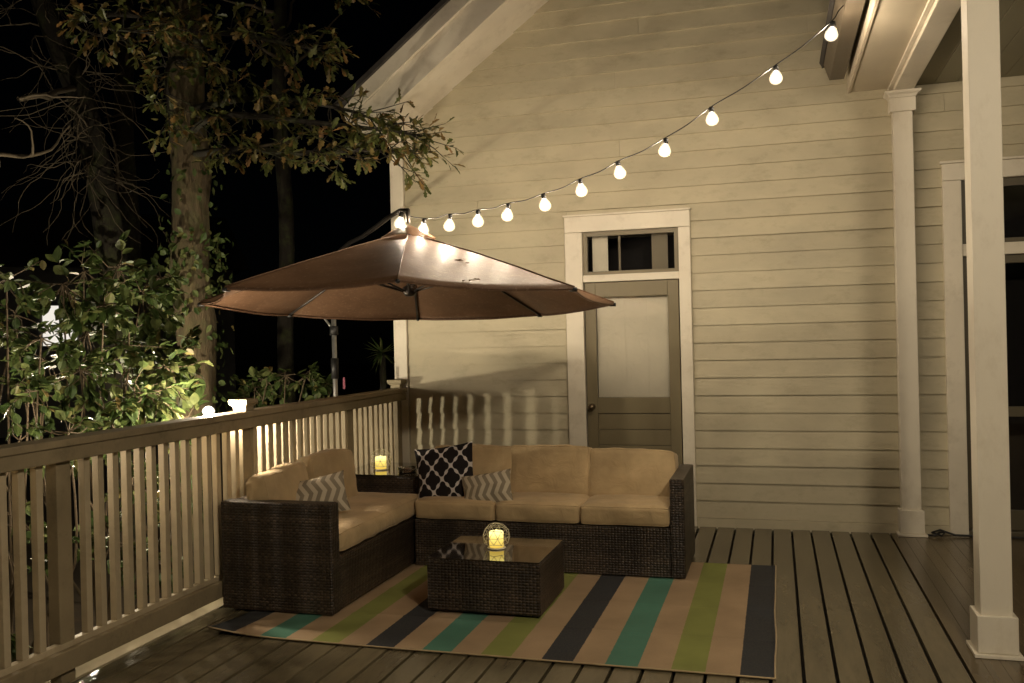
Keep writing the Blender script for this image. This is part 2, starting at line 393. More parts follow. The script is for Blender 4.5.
def leaves(name, mat, items, parent, kind='oval'):
    """items: (centre, axis dir, normal hint, length, width)"""
    V, F = [], []
    for c, d, nh, L, w in items:
        d = d.normalized(); s = d.cross(nh)
        if s.length < 1e-4: s = d.cross(Vector((0.3, 0.5, 0.8)))
        s.normalize(); nn = s.cross(d)
        b = len(V)
        if kind == 'oak':
            prof = [(0, 0.04), (.22, .25), (.34, .42), (.42, .28), (.60, .95), (.70, .55), (.86, .8), (1.0, 0.0)]
        elif kind == 'blade':
            prof = [(0, .5), (.3, 1), (.7, .6), (1, 0)]
        else:
            prof = [(0, 0.03), (.18, .6), (.45, 1.0), (.75, .68), (1.0, 0.0)]
        m = len(prof); curl = random.uniform(-.25, .12)
        for t, q in prof:
            base = c + d * (L * t) + nn * (curl * L * t * t)
            V.append(base)
        for t, q in prof[1:-1]:
            base = c + d * (L * t) + nn * (curl * L * t * t + .25 * w * q)
            V.append(base + s * (w * q)); V.append(base - s * (w * q))
        mid = [b + i for i in range(m)]
        lft = [b] + [b + m + 2 * i for i in range(m - 2)] + [b + m - 1]
        rgt = [b] + [b + m + 2 * i + 1 for i in range(m - 2)] + [b + m - 1]
        for i in range(m - 1):
            for side, fl in ((lft, 0), (rgt, 1)):
                q = [mid[i], side[i], side[i + 1], mid[i + 1]]
                q = list(dict.fromkeys(q))
                if len(q) >= 3: F.append(q if fl else q[::-1])
    me = bpy.data.meshes.new(name); me.from_pydata([tuple(v) for v in V], [], F)
    me.materials.append(mat); me.update()
    o = bpy.data.objects.new(name, me); COL.objects.link(o)
    if parent is not None: o.parent = parent
    return o

def rv(s=1.0):
    while True:
        v = Vector((random.uniform(-1, 1), random.uniform(-1, 1), random.uniform(-1, 1)))
        if 0.05 < v.length < 1: return v * s

# ------------------------------------------------------------------ camera and light
R2 = Vector((0.9589534495, 0.2825253718, -0.0242424408)); U2 = Vector((0.0224352478, 0.0096304844, 0.9997019123)); F2 = Vector((-0.2826746209, 0.9592114825, -0.0028966595))
cam = bpy.data.cameras.new('camera'); co = bpy.data.objects.new('camera', cam); COL.objects.link(co)
mw = Matrix((R2, U2, -F2)).transposed().to_4x4(); mw.translation = (0, 0, 1.58)
co.matrix_world = mw; cam.sensor_width = 36; cam.lens = 894.454 / 1024 * 36; cam.clip_end = 300; cam.clip_start = 0.05
sc.camera = co
sc.view_settings.view_transform = 'Standard'; sc.view_settings.look = 'None'
sc.view_settings.exposure = 0.08; sc.view_settings.gamma = 1.0
w = bpy.data.worlds.new('World'); sc.world = w; w.use_nodes = True
nt = w.node_tree; bg = nt.nodes['Background']
sky = nt.nodes.new('ShaderNodeTexSky'); sky.sky_type = 'NISHITA'; sky.sun_disc = False
sky.sun_elevation = math.radians(35); sky.sun_rotation = math.radians(200)
nt.links.new(sky.outputs[0], bg.inputs[0]); bg.inputs[1].default_value = 0.00008
sl = bpy.data.lights.new('moon', 'SUN'); sl.energy = 0.006; sl.angle = math.radians(0.5); sl.color = (1, .95, .88)
so = bpy.data.objects.new('moon', sl); COL.objects.link(so)
so.rotation_euler = (math.radians(55), 0, math.radians(-20)); so.location = (0, 0, 20)
sc.cycles.use_denoising = True
sc.cycles.max_bounces = 8; sc.cycles.transparent_max_bounces = 12
sc.cycles.sample_clamp_indirect = 6.0
sc.cycles.use_light_tree = True

W = 7.512
# ------------------------------------------------------------------ ground and deck
GZ = -0.75
bm = bmesh.new()
for i in range(2):
    pass
N = 40
xs = [-60 + 120 * i / N for i in range(N + 1)]; ys = [-30 + 120 * i / N for i in range(N + 1)]
gv = [[bm.verts.new((x, y, GZ + 0.08 * mnoise.noise(Vector((x * .3, y * .3, 0))))) for x in xs] for y in ys]
for j in range(N):
    for i in range(N): bm.faces.new((gv[j][i], gv[j][i + 1], gv[j + 1][i + 1], gv[j + 1][i]))
tag(obj('ground', bm, M['ground'], smooth=True), kind='structure')

P0, PW = -0.4924, 0.14546
bm = bmesh.new()
for k in range(-19, 9):
    a = P0 + k * PW + 0.0075; b = P0 + (k + 1) * PW - 0.0075
    y0 = -3.0
    # butt joints in a few boards
    cuts = sorted([random.uniform(-2, 6.5)]) if random.random() < .45 else []
    seg = [y0] + cuts + [W - 0.03]
    for s0, s1 in zip(seg, seg[1:]):
        dz = random.uniform(-.0015, .0015)
        box(bm, a, b, s0 + .0015, s1 - .0015, -0.032 + dz, dz, bev=0.004)
tag(obj('deck', bm, M['deck']), kind='structure')
bm = bmesh.new()
xx = P0 + 9 * PW + 0.006
for k in range(40):
    a = xx + k * 0.08; box(bm, a + .0004, a + .0796, -3, W - .03, -0.03, 0.001 + random.uniform(-.0004, .0004), bev=0.0012)
tag(obj('porch_floor', bm, M['porchfloor']), kind='structure')
bm = bmesh.new()
box(bm, -3.36, 4.1, -3, W - .02, -0.2, -0.05)
box(bm, -3.36, -3.33, -3, W - .02, -0.75, -0.05)
tag(obj('deck_framing', bm, M['joist']), kind='structure')
boxobj('deck_edge_board', (-3.40, -3.258, -3, W - .04, -0.24, 0.003), M['edge'])
tag(bpy.data.objects['deck_edge_board'], kind='structure')

# ------------------------------------------------------------------ house
house = thing('house', 'cream house with lap siding gable, white corner board and panelled door behind the sofa', 'house', (0, W, 0))
def hp(name, bm, mat, parent=house, smooth=False):
    bmesh.ops.translate(bm, verts=bm.verts, vec=(0, -W, 0)) if parent is house else None
    return obj(name, bm, mat, parent, smooth)
SP, Z0 = 0.14378, 2.3723
RK = lambda z: -3.076 + (z - 3.53) / 0.752
openings = [(-1.70, -0.665, 2.60), (1.252, 2.9, 2.83)]
bm = bmesh.new()
i0 = 16
for i in range(i0, -18, -1):
    zb = Z0 - i * SP; zt = zb + SP
    xl = max(-3.188, RK(zb)); xlt = max(-3.188, RK(zt))
    ivs = [(xl, 4.2)]
    for a, b, top in openings:
        if zb + SP * .5 < top:
            nv = []
            for s, e in ivs:
                if b <= s or a >= e: nv.append((s, e)); continue
                if a > s: nv.append((s, a))
                if b < e: nv.append((b, e))
            ivs = nv
    for s, e in ivs:
        # butt joints
        js = [s]
        if e - s > 2.5 and random.random() < .8:
            js.append(random.uniform(s + .6, e - .6))
        js.append(e)
        for p, q in zip(js, js[1:]):
            p2 = p + (.0012 if p != s else 0); q2 = q - (.0012 if q != e else 0)
            pt = p2 if p != xl else xlt
            if pt >= q2: continue
            d = random.uniform(-.001, .001)
            yb = W - (0.026 if zb > 2.3 else 0.017) + d; yt = W - 0.004 + d
            A = [bm.verts.new((p2, yb, zb)), bm.verts.new((q2, yb, zb)), bm.verts.new((q2, yt, zt)), bm.verts.new((pt, yt, zt))]
            B = [bm.verts.new((p2, W + .004, zb)), bm.verts.new((q2, W + .004, zb)), bm.verts.new((q2, W + .004, zt)), bm.verts.new((pt, W + .004, zt))]
            bm.faces.new(A); bm.faces.new((B[0], B[1], A[1], A[0])); bm.faces.new((A[1], B[1], B[2], A[2])); bm.faces.new((B[0], A[0], A[3], B[3]))
            bm.faces.new((A[3], A[2], B[2], B[3]))
wall = hp('lap_siding', bm, M['siding'])
# sheathing behind (keeps the rooms dark), with the door openings left open
bm = bmesh.new()
def poly_wall(x0, x1, z0, z1): box(bm, x0, x1, W + .005, W + .06, z0, z1)
poly_wall(-3.3, -1.70, -.75, 2.6); poly_wall(-0.665, 1.252, -.75, 2.6); poly_wall(2.9, 4.3, -.75, 2.6)
prism(bm, [(-3.3, 2.602), (1.252, 2.602), (1.252, 2.83), (4.3, 2.83), (4.3, 9.0), (RK(9.0) + .0, 9.0), (-3.3, RK(3.53) * 0 + 3.36)], W + .006, W + .061)
# side wall running back
box(bm, -3.3, -3.24, W + .062, W + 8, -.75, 3.3)
hp('wall_core', bm, M['siding'])
bm = bmesh.new(); box(bm, -3.19, -1.705, W - .028, W + .004, -.02, 0.069, .003); hp('skirt_board', bm, M['siding'])
bm = bmesh.new(); box(bm, -.66, 1.25, W - .028, W + .004, -.02, 0.069, .003); hp('skirt_board', bm, M['siding'])
bm = bmesh.new(); box(bm, -3.321, -3.196, W - .034, W + .05, -.7, 3.36, .004); hp('corner_board', bm, M['trim'])
# rake: soffit following the slope, fascia, drip board, eave box, roof
YR = 6.95
def rz_(x, dz=0): return 3.53 + .752 * (x + 3.076) + dz
bm = bmesh.new()
XA, XB = -3.0, 4.0
prism(bm, [(XA, rz_(XA)), (XB, rz_(XB)), (XB, rz_(XB, .03)), (XA, rz_(XA, .03))], YR + .02, W + .02); hp('rake_soffit', bm, M['trim'])
bm = bmesh.new()
prism(bm, [(XA - .06, rz_(XA - .06, -.012)), (XB, rz_(XB, -.012)), (XB, rz_(XB, .25)), (XA - .06, rz_(XA - .06, .25))], YR - .02, YR + .018); hp('rake_fascia', bm, M['trim'])
bm = bmesh.new()
prism(bm, [(-3.30, rz_(-3.30, .235)), (XB, rz_(XB, .255)), (XB, rz_(XB, .385)), (-3.36, rz_(-3.36, .385))], YR - .055, YR - .022); hp('drip_board', bm, M['trim'])
bm = bmesh.new()   # boxed eave end
prism(bm, [(-3.50, 3.575), (-3.455, 3.42), (-3.12, 3.27), (-2.98, rz_(-2.98, -.0)), (-3.062, rz_(-3.062, .24)), (-3.30, rz_(-3.30, .232)), (-3.37, 3.70)], YR - .018, W + .4); hp('eave_box', bm, M['trim'])
bm = bmesh.new()
prism(bm, [(-3.55, rz_(-3.55, .39)), (4.0, rz_(4.0, .39)), (4.0, rz_(4.0, .44)), (-3.55, rz_(-3.55, .44))], YR - .08, W + 8); hp('roof', bm, M['roofing'])

# panelled door with transom
dc = bmesh.new()
box(dc, -1.712, -1.562, W - .045, W + .03, 0.0, 2.47, .004); box(dc, -0.752, -0.655, W - .045, W + .03, 0.0, 2.47, .004)
box(dc, -1.712, -0.655, W - .047, W + .03, 2.472, 2.605, .004); box(dc, -1.722, -0.645, W - .06, W - .02, 2.606, 2.622, .003)
hp('door_casing', dc, M['trim'])
bm = bmesh.new(); box(bm, -1.562, -0.752, W - .036, W + .03, 2.045, 2.105, .004); hp('transom_bar', bm, M['trim'])
# transom sash
tr = bmesh.new()
box(tr, -1.560, -1.525, W - .012, W + .03, 2.107, 2.470); box(tr, -0.789, -0.754, W - .012, W + .03, 2.107, 2.470)
box(tr, -1.524, -0.790, W - .012, W + .03, 2.435, 2.470); box(tr, -1.524, -0.790, W - .012, W + .03, 2.107, 2.135)
transom = hp('transom_window', tr, M['door'])
def sub(name, dims, mat, parent, bev=0.0):
    bm = bmesh.new(); box(bm, dims[0], dims[1], dims[2] - W, dims[3] - W, dims[4], dims[5], bev=bev); return obj(name, bm, mat, parent)
tp_ = sub('pane', (-1.522, -0.792, W - .002, W + .002, -.155, .155), M['pane'], transom); tp_.location = (0, .012, 2.285); tp_.rotation_euler = (math.radians(-10), 0, 0)
sub('curtain', (-1.500, -1.365, W + .10, W + .108, 2.136, 2.46), M['curtain'], transom)
sub('muntin', (-1.262, -1.245, W + .03, W + .05, 2.136, 2.434), M['door'], transom)
sub('blind', (-0.99, -0.855, W + .10, W + .108, 2.136, 2.46), M['door'], transom)
# room behind
bm = bmesh.new(); box(bm, -1.8, -0.6, W + .5, W + .52, 0, 2.7); box(bm, -1.82, -1.8, W + .07, W + .5, 0, 2.7); box(bm, -.6, -.58, W + .07, W + .5, 0, 2.7); box(bm, -1.8, -.6, W + .07, W + .5, 2.66, 2.7)
hp('dark_hallway', bm, M['room'])
# door leaf: stiles, rails, lower panel
bm = bmesh.new()
y0, y1 = W - .012, W + .03
box(bm, -1.553, -1.463, y0, y1, .05, 2.04, .003); box(bm, -0.853, -0.763, y0, y1, .05, 2.04, .003)
box(bm, -1.462, -0.854, y0 + .001, y1, 1.915, 2.04, .003); box(bm, -1.462, -0.854, y0 + .001, y1, .93, 1.065, .003); box(bm, -1.462, -0.854, y0 + .001, y1, .05, .26, .003)
for k in range(5):
    box(bm, -1.462, -0.854, y0 + .010, y1 - .003, .262 + k * .1332, .262 + (k + 1) * .1332 - .004, .003)
door = hp('door', bm, M['door'])
sub('glass_pane', (-1.462, -0.854, W + .006, W + .010, 1.066, 1.914), M['pane'], door)
bm = bmesh.new()
for a, b, d in ((-1.462, -1.221, 0), (-1.2198, -1.029, .0006), (-1.0278, -0.854, 0.0002)):
    box(bm, a, b, .045 + d, .055 + d, 1.04, 1.94)
obj('panelled_shade', bm, M['curtain'], door)
bm = bmesh.new(); lathe(bm, [(0, 0), (.028, 0), (.028, .008), (.011, .012), (.011, .03), (.024, .036), (.029, .05), (.022, .064), (0, .068)], n=16)
bmesh.ops.rotate(bm, verts=bm.verts, matrix=Matrix.Rotation(PI / 2, 3, 'X'), cent=(0, 0, 0)); bmesh.ops.translate(bm, verts=bm.verts, vec=(-1.51, -.012, .985))
obj('door_knob', bm, M['brass'], door, True)
sub('threshold', (-1.562, -0.752, W - .06, W + .03, 0.0, .045), M['door'], door, .004)

# dark glazed door under the porch
bm = bmesh.new()
box(bm, 1.244, 1.374, W - .045, W + .03, 0.0, 2.70, .004); box(bm, 2.45, 2.58, W - .045, W + .03, 0.0, 2.70, .004); box(bm, 1.244, 2.58, W - .047, W + .03, 2.702, 2.83, .004)
box(bm, 1.228, 2.6, W - .062, W - .02, 2.831, 2.85, .003)
hp('porch_door_casing', bm, M['trim'])
bm = bmesh.new(); box(bm, 1.374, 2.45, W - .036, W + .03, 2.125, 2.215, .004); hp('porch_transom_bar', bm, M['trim'])
tr = bmesh.new()
box(tr, 1.376, 1.41, W - .01, W + .03, 2.217, 2.70); box(tr, 2.41, 2.449, W - .01, W + .03, 2.217, 2.70); box(tr, 1.411, 2.409, W - .01, W + .03, 2.64, 2.70); box(tr, 1.411, 2.409, W - .01, W + .03, 2.217, 2.25)
t2 = hp('porch_transom', tr, M['darkdoor']); sub('pane', (1.411, 2.409, W + .008, W + .012, 2.25, 2.64), M['pane'], t2)
bm = bmesh.new()
box(bm, 1.377, 1.455, W - .012, W + .03, .05, 2.12, .003); box(bm, 2.37, 2.449, W - .012, W + .03, .05, 2.12, .003); box(bm, 1.456, 2.369, W - .011, W + .03, 2.06, 2.12, .003)
box(bm, 1.456, 2.369, W - .011, W + .03, .905, .98, .003); box(bm, 1.456, 2.369, W - .011, W + .03, .05, .2, .003)
d2 = hp('porch_door', bm, M['darkdoor']); sub('glass_pane', (1.456, 2.369, W + .006, W + .010, .201, 2.059), M['pane'], d2)
sub('threshold', (1.374, 2.45, W - .06, W + .03, 0.0, .045), M['darkdoor'], d2, .004)
bm = bmesh.new(); box(bm, 1.1, 2.8, W + .5, W + .52, 0, 2.9); box(bm, 1.08, 1.1, W + .07, W + .5, 0, 2.9); box(bm, 2.8, 2.82, W + .07, W + .5, 0, 2.9); box(bm, 1.1, 2.8, W + .07, W + .5, 2.86, 2.9)
hp('dark_room', bm, M['room'])

# ------------------------------------------------------------------ porch
porch = thing('porch', 'white porch roof with brown gutter, boxed soffit and two square columns at right', 'porch', (0.975, 4.81, 0))
def pp(name, bm, mat, parent=porch, smooth=False):
    bmesh.ops.translate(bm, verts=bm.verts, vec=(-0.975, -4.81, 0)); return obj(name, bm, mat, parent, smooth)
YF = -3.0
bm = bmesh.new(); box(bm, .905, 1.045, YF, W - .02, 3.395, 3.60, .004); pp('beam', bm, M['trim'])
bm = bmesh.new(); box(bm, .874, .903, YF, W - .02, 3.428, 3.447, .003); pp('beam_trim', bm, M['trim'])
bm = bmesh.new(); box(bm, .607, .904, YF, W - .02, 3.448, 3.465); pp('soffit', bm, M['soffit'])
bm = bmesh.new(); box(bm, .583, .606, YF, W - .02, 3.44, 3.62, .003); pp('fascia', bm, M['soffit'])
bm = bmesh.new()
prism(bm, [(.44, 3.50), (.545, 3.50), (.555, 3.62), (.552, 3.62), (.541, 3.504), (.444, 3.504), (.404, 3.62), (.40, 3.62)], YF, 7.27)
prism(bm, [(.44, 3.50), (.545, 3.50), (.555, 3.62), (.40, 3.62)], 7.271, 7.275)
pp('gutter', bm, M['gutter'])
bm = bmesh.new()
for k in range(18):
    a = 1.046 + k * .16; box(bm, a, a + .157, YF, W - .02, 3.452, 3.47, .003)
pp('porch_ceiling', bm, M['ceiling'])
bm = bmesh.new(); prism(bm, [(.40, 3.66), (4.0, 4.9), (4.0, 4.95), (.38, 3.70)], YF, W); pp('porch_roof', bm, M['roofing'])
def column(cx, y0, y1):
    c = bmesh.new(); box(c, cx - .07, cx + .07, y0, y1, .19, 3.26, .004)
    o = pp('column', c, M['post'])
    d = .019; yb = lambda g: (y0 - g, y1 + g if y1 < 6 else y1)
    b = bmesh.new(); a0, a1 = yb(d); box(b, cx - .089, cx + .089, a0, a1, .022, .20, .004); a0, a1 = yb(.036); box(b, cx - .106, cx + .106, a0, a1, 0.002, .021, .003)
    pp('plinth', b, M['post'], o).location = (0, 0, 0)
    k = bmesh.new(); a0, a1 = yb(.022); box(k, cx - .092, cx + .092, a0, a1, 3.24, 3.345, .003)
    # flared cap
    lo, hi = .092, .127; pts = [(lo, 3.346), (lo + .012, 3.365), (hi - .006, 3.375), (hi, 3.383), (hi, 3.394)]
    rows = []
    for r, z in pts:
        g = r - .07; a0, a1 = yb(g)
        rows.append([k.verts.new((cx - r, a0, z)), k.verts.new((cx + r, a0, z)), k.verts.new((cx + r, a1, z)), k.verts.new((cx - r, a1, z))])
    for p, q in zip(rows, rows[1:]):
        for j in range(4): k.faces.new((p[j], p[(j + 1) % 4], q[(j + 1) % 4], q[j]))
    k.faces.new(rows[0][::-1]); k.faces.new(rows[-1])
    pp('capital', k, M['post'], o)
    return o
column(.985, 4.745, 4.885)
column(.967, 7.395, W - .018)
# ceiling globe light on the porch (outside the frame to the upper right)
pl = thing('porch_light', 'round glass porch ceiling light glowing above the glossy floor', 'ceiling light', (1.235, 1.3, 3.452))
bm = bmesh.new(); lathe(bm, [(0, 0), (.11, 0), (.11, -.03), (.09, -.04), (0, -.04)]); obj('ceiling_plate', bm, M['metal'], pl, True)
bm = bmesh.new(); lathe(bm, [(0, -.041), (.07, -.045), (.105, -.08), (.105, -.12), (.07, -.16), (0, -.175)]); obj('glow_globe', bm, M['porchglobe'], pl, True)

# cable by the column
cb = bmesh.new()
pts = [(1.07, 7.40, .012), (1.12, 7.36, .02), (1.16, 7.40, .035), (1.2, 7.43, .03), (1.17, 7.38, .015), (1.11, 7.42, .03), (1.17, 7.45, .045), (1.27, 7.42, .015), (1.45, 7.43, .012), (1.8, 7.42, .012), (2.2, 7.43, .012)]
tube(cb, pts, .009, 6)
tag(obj('power_cable', cb, M['black'], smooth=True), 'black cable coiled on the porch floor beside the wall column', 'cable')

# ------------------------------------------------------------------ railing
XR = -3.265
rail = thing('deck_railing', 'taupe wooden deck railing with square balusters running back to the house corner', 'railing', (XR, 4.985, 0))
def rp(name, bm, mat, parent=rail, y=None, smooth=False):
    bmesh.ops.translate(bm, verts=bm.verts, vec=(-XR, -4.985, 0)); return obj(name, bm, mat, parent, smooth)
bm = bmesh.new()
box(bm, XR - .07, XR + .07, .5, W - .05, 1.125, 1.162, .005)      # cap
box(bm, XR + .021, XR + .058, .5, W - .05, 1.055, 1.124, .004)
rp('top_rail', bm, M['rail'])
bm = bmesh.new(); box(bm, XR + .021, XR + .058, .5, W - .05, .075, .172, .004); rp('bottom_rail', bm, M['rail'])
bm = bmesh.new(); box(bm, XR - .020, XR + .0195, .5, W - .05, .16, .198, .003); rp('bottom_ledge', bm, M['baluster'])
posts = [1.99, 3.455, 4.985, 6.44, 7.40]
for y in posts:
    bm = bmesh.new(); box(bm, XR - .045, XR + .019, y - .045, y + .045, .0035, 1.124, .004)
    po = rp('post', bm, M['rail'])
    if y in (4.985, 7.40):
        c = bmesh.new()
        h0 = 1.163
        for r0, r1, a, b in ((.045, .045, h0, h0 + .03), (.05, .066, h0 + .031, h0 + .05), (.066, .066, h0 + .0505, h0 + .075)):
            v = [c.verts.new((XR + s * r, y + t * r, z)) for r, z in ((r0, a), (r1, b)) for s, t in ((-1, -1), (1, -1), (1, 1), (-1, 1))]
            c.faces.new(v[3::-1]); c.faces.new(v[4:])
            for j in range(4): c.faces.new((v[j], v[(j + 1) % 4], v[4 + (j + 1) % 4], v[4 + j]))
        rp('post_cap', c, M['edge'] if y > 6 else M['rail'], po)
bm0 = None
yb = 0.55; nb = 0
while yb < W - .08:
    if min(abs(yb - p) for p in posts) > .066 and yb > 1.2:
        if bm0 is None:
            bm0 = bmesh.new(); box(bm0, -.019, .019, -.019, .019, 0, .925, .003)
            b0 = obj('baluster', bm0, M['baluster'], rail)
            b = b0
        else:
            b = b0.copy(); COL.objects.link(b); b.parent = rail
        b.location = (random.uniform(-.0015, .0015), yb - 4.985, .198); nb += 1
        b.rotation_euler = (random.uniform(-.004, .004), 0, random.uniform(-.03, .03))
    yb += .0985

# flood lights outside the railing
def flood(loc, label, heads, mat):
    f = thing('garden_light', label, 'outdoor light', loc, 'small garden lights along the outside of the railing')
    for h in heads:
        bm = bmesh.new(); lathe(bm, [(0, -.012), (.015, -.008), (.022, .002), (.026, .016), (.022, .030), (.012, .038), (0, .041)], c=h, n=14)
        obj('bulb', bm, M[mat], f, True)
        if mat == 'lamp':
            bm = bmesh.new(); lathe(bm, [(0, -.02), (.022, -.015), (.036, .0), (.040, .014), (.035, .03), (.02, .043), (0, .048)], c=h, n=18); obj('glow_globe', bm, M['lampglow'], f, True)  # added halo larger than the bulb, imitates lens bloom
        bm = bmesh.new(); lathe(bm, [(0, -.07), (.02, -.07), (.024, -.04), (.024, -.013), (0, -.0125)], c=h, n=14)
        obj('socket', bm, M['black'], f, True)
    bm = bmesh.new(); q = Vector(heads[-1])
    tube(bm, [q + Vector((0, 0, -.07)), (q.x, q.y, GZ - loc[2] - .02)], .011, 8)
    if len(heads) > 1: tube(bm, [Vector(heads[0]) + Vector((0, 0, -.066)), (q + Vector(heads[0])) / 2 + Vector((0, 0, -.09)), q + Vector((0, 0, -.08))], .008, 8)
    obj('stake', bm, M['metal'], f, True)
    return f
flood((-3.415, 4.83, 1.16), 'glaring white garden light just outside the railing below the square post cap', [(0, 0, 0)], 'lamp')
flood((-3.80, 3.57, 1.115), 'bright garden light among the shrub leaves at the left edge of the photo', [(0, 0, 0)], 'lamp2')
flood((-4.9, 5.4, 0.93), 'garden light on a stake in the planting behind the railing', [(0, 0, 0)], 'lamp3')

# ------------------------------------------------------------------ rug
bm = bmesh.new()
X0, X1, Y0, Y1 = -3.02, -0.035, 4.215, 6.265
nx, ny = 90, 150
def rugz(x, y):
    z = .009 + .004 * max(0, mnoise.noise(Vector((x * 1.7, y * 1.7, 3.1))))
    d = max(0, 1 - math.hypot(x - X0, y - Y0) / .45)
    for yk in (4.72, 5.24, 5.76): z += .0035 * math.exp(-((y - yk - .01 * math.sin(x * 3)) / .018) ** 2)
    return z + .035 * d * d
gv = [[None] * (nx + 1) for _ in range(ny + 1)]
for j in range(ny + 1):
    for i in range(nx + 1):
        x = X0 + (X1 - X0) * i / nx; y = Y0 + (Y1 - Y0) * j / ny
        wob = .008 * mnoise.noise(Vector((x * 2, y * 2, 8)))
        gv[j][i] = bm.verts.new((x + wob, y + .008 * mnoise.noise(Vector((x * 1.5, y * 3, 1))), rugz(x, y)))
for j in range(ny):
    for i in range(nx):
        f = bm.faces.new((gv[j][i], gv[j][i + 1], gv[j + 1][i + 1], gv[j + 1][i]))
ext = bmesh.ops.extrude_face_region(bm, geom=bm.faces[:])
bmesh.ops.translate(bm, verts=[v for v in ext['geom'] if isinstance(v, bmesh.types.BMVert)], vec=(0, 0, -.0065))
rug = tag(obj('outdoor_rug', bm, M['rug'], smooth=True), 'outdoor rug with navy, tan, teal and lime stripes under the coffee table', 'rug')
bm = bmesh.new()
tube(bm, [(p.x, p.y, p.z) for p in [Vector((X0 + (X1 - X0) * i / 60, Y0 + .008 * mnoise.noise(Vector(((X0 + (X1 - X0) * i / 60) * 1.5, Y0 * 3, 1))), rugz(X0 + (X1 - X0) * i / 60, Y0))) for i in range(61)]], .0045, 6)
tube(bm, [(X1 + .008 * mnoise.noise(Vector((X1 * 2, (Y0 + (Y1 - Y0) * i / 40) * 2, 8))), Y0 + (Y1 - Y0) * i / 40, rugz(X1, Y0 + (Y1 - Y0) * i / 40)) for i in range(41)], .0045, 6)
obj('edge_binding', bm, M['binding'], rug, True)

# ------------------------------------------------------------------ wicker furniture
def cushion_mesh(w, d, h, r=.045, bulge=.02, seed=0, n=16, sag=0.0, wr=.010, axis='z'):
    def surf(p):
        q = Vector((p.x * w / 2, p.y * d / 2, p.z * h / 2))
        inner = Vector((max(-w / 2 + r, min(w / 2 - r, q.x)), max(-d / 2 + r, min(d / 2 - r, q.y)), max(-h / 2 + r, min(h / 2 - r, q.z))))
        dv = q - inner
        if dv.length > 1e-6: q = inner + dv.normalized() * r
        ex = (1 - p.x ** 2); ey = (1 - p.y ** 2); ez = 1 - p.z ** 2
        q.z += (1 if p.z > 0 else -.3) * bulge * ex ** .6 * ey ** .6 * abs(p.z)
        q.y += bulge * .6 * p.y * ex * ez * abs(p.y)
        q.x += bulge * .4 * p.x * ey * ez * abs(p.x)
        nz = 1.2 * mnoise.noise(Vector((q.x * 5 + seed * 7.1, q.y * 9, q.z * 7))) + .7 * abs(mnoise.noise(Vector((q.x * 4 + seed, q.z * 16, q.y * 13)))) + .5 * mnoise.noise(Vector((q.x * 14 + seed * 3.3, q.y * 14, q.z * 14)))
        q += q.normalized() * nz * wr
        q.z -= sag * (p.x * .5 + .5) * (p.z * .5 + .5)
        return q
    bm = bmesh.new()
    bmesh.ops.create_cube(bm, size=2)
    bmesh.ops.subdivide_edges(bm, edges=bm.edges[:], cuts=n, use_grid_fill=True)
    for v in bm.verts: v.co = surf(v.co.copy())
    # welted seams round the two large faces
    pip = bmesh.new(); N4 = 20
    for s_ in (-1, 1):
        loop = [(-1 + 2 * i / N4, -1) for i in range(N4)] + [(1, -1 + 2 * i / N4) for i in range(N4)] + [(1 - 2 * i / N4, 1) for i in range(N4)] + [(-1, 1 - 2 * i / N4) for i in range(N4)]
        P = [surf(Vector((a_, b_, s_)) if axis == 'z' else Vector((a_, s_, b_))) for a_, b_ in loop]
        tube(pip, P + [P[0]], .0042, 6, cap=False)
    return bm, pip

def put(name, bm, mat, loc, rot, label, cat, group=None):
    pip = None
    if isinstance(bm, tuple): bm, pip = bm
    o = obj(name, bm, mat, smooth=True); o.location = loc; o.rotation_euler = rot
    if pip is not None: obj('piping', pip, mat, o, True)
    return tag(o, label, cat, group)

# three-seat sofa with its back to the house
XS0, XS1, YS0, YS1 = -2.455, -0.585, 5.80, 6.50
sofa = thing('wicker_sofa', 'dark brown wicker sofa with three seats standing in front of the house door', 'sofa', ((XS0 + XS1) / 2, (YS0 + YS1) / 2, .012))
SX, SY = sofa.location.x, sofa.location.y
def sp(name, dims, parent, ox, oy, bev=.012, mat='wicker'):
    bm = bmesh.new(); box(bm, dims[0] - ox, dims[1] - ox, dims[2] - oy, dims[3] - oy, dims[4] - .012, dims[5] - .012, bev=bev); return obj(name, bm, M[mat], parent)
sp('base', (XS0, -.680, YS0, YS1 - .11, .0165, .335), sofa, SX, SY, .006)
sp('backrest', (XS0, -.680, YS1 - .108, YS1, .02, .645), sofa, SX, SY)
sp('armrest', (-.678, XS1, YS0, YS1, .0165, .652), sofa, SX, SY, .008)
for x in (XS0 + .05, -.62):
    for y in (YS0 + .05, YS1 - .05): sp('foot', (x - .02, x + .02, y - .02, y + .02, .0125, .016), sofa, SX, SY, .002, 'black')
# love seat with its back to the railing
LX0, LX1, LY0, LY1 = -3.20, -2.468, 4.615, 6.065
love = thing('wicker_loveseat', 'dark brown wicker loveseat with its back against the deck railing', 'loveseat', ((LX0 + LX1) / 2, (LY0 + LY1) / 2, .012))
LX, LY = love.location.x, love.location.y
sp('base', (LX0 + .112, LX1 - .004, LY0 + .107, LY1, .02, .335), love, LX, LY)
sp('backrest', (LX0, LX0 + .11, LY0 + .107, LY1, .02, .645), love, LX, LY)
sp('armrest', (LX0, LX1, LY0, LY0 + .105, .016, .655), love, LX, LY)
for x in (LX0 + .05, LX1 - .05):
    for y in (LY0 + .05, LY1 - .05): sp('foot', (x - .02, x + .02, y - .02, y + .02, .0125, .0195 if y > 5 else .0155), love, LX, LY, .002, 'black')
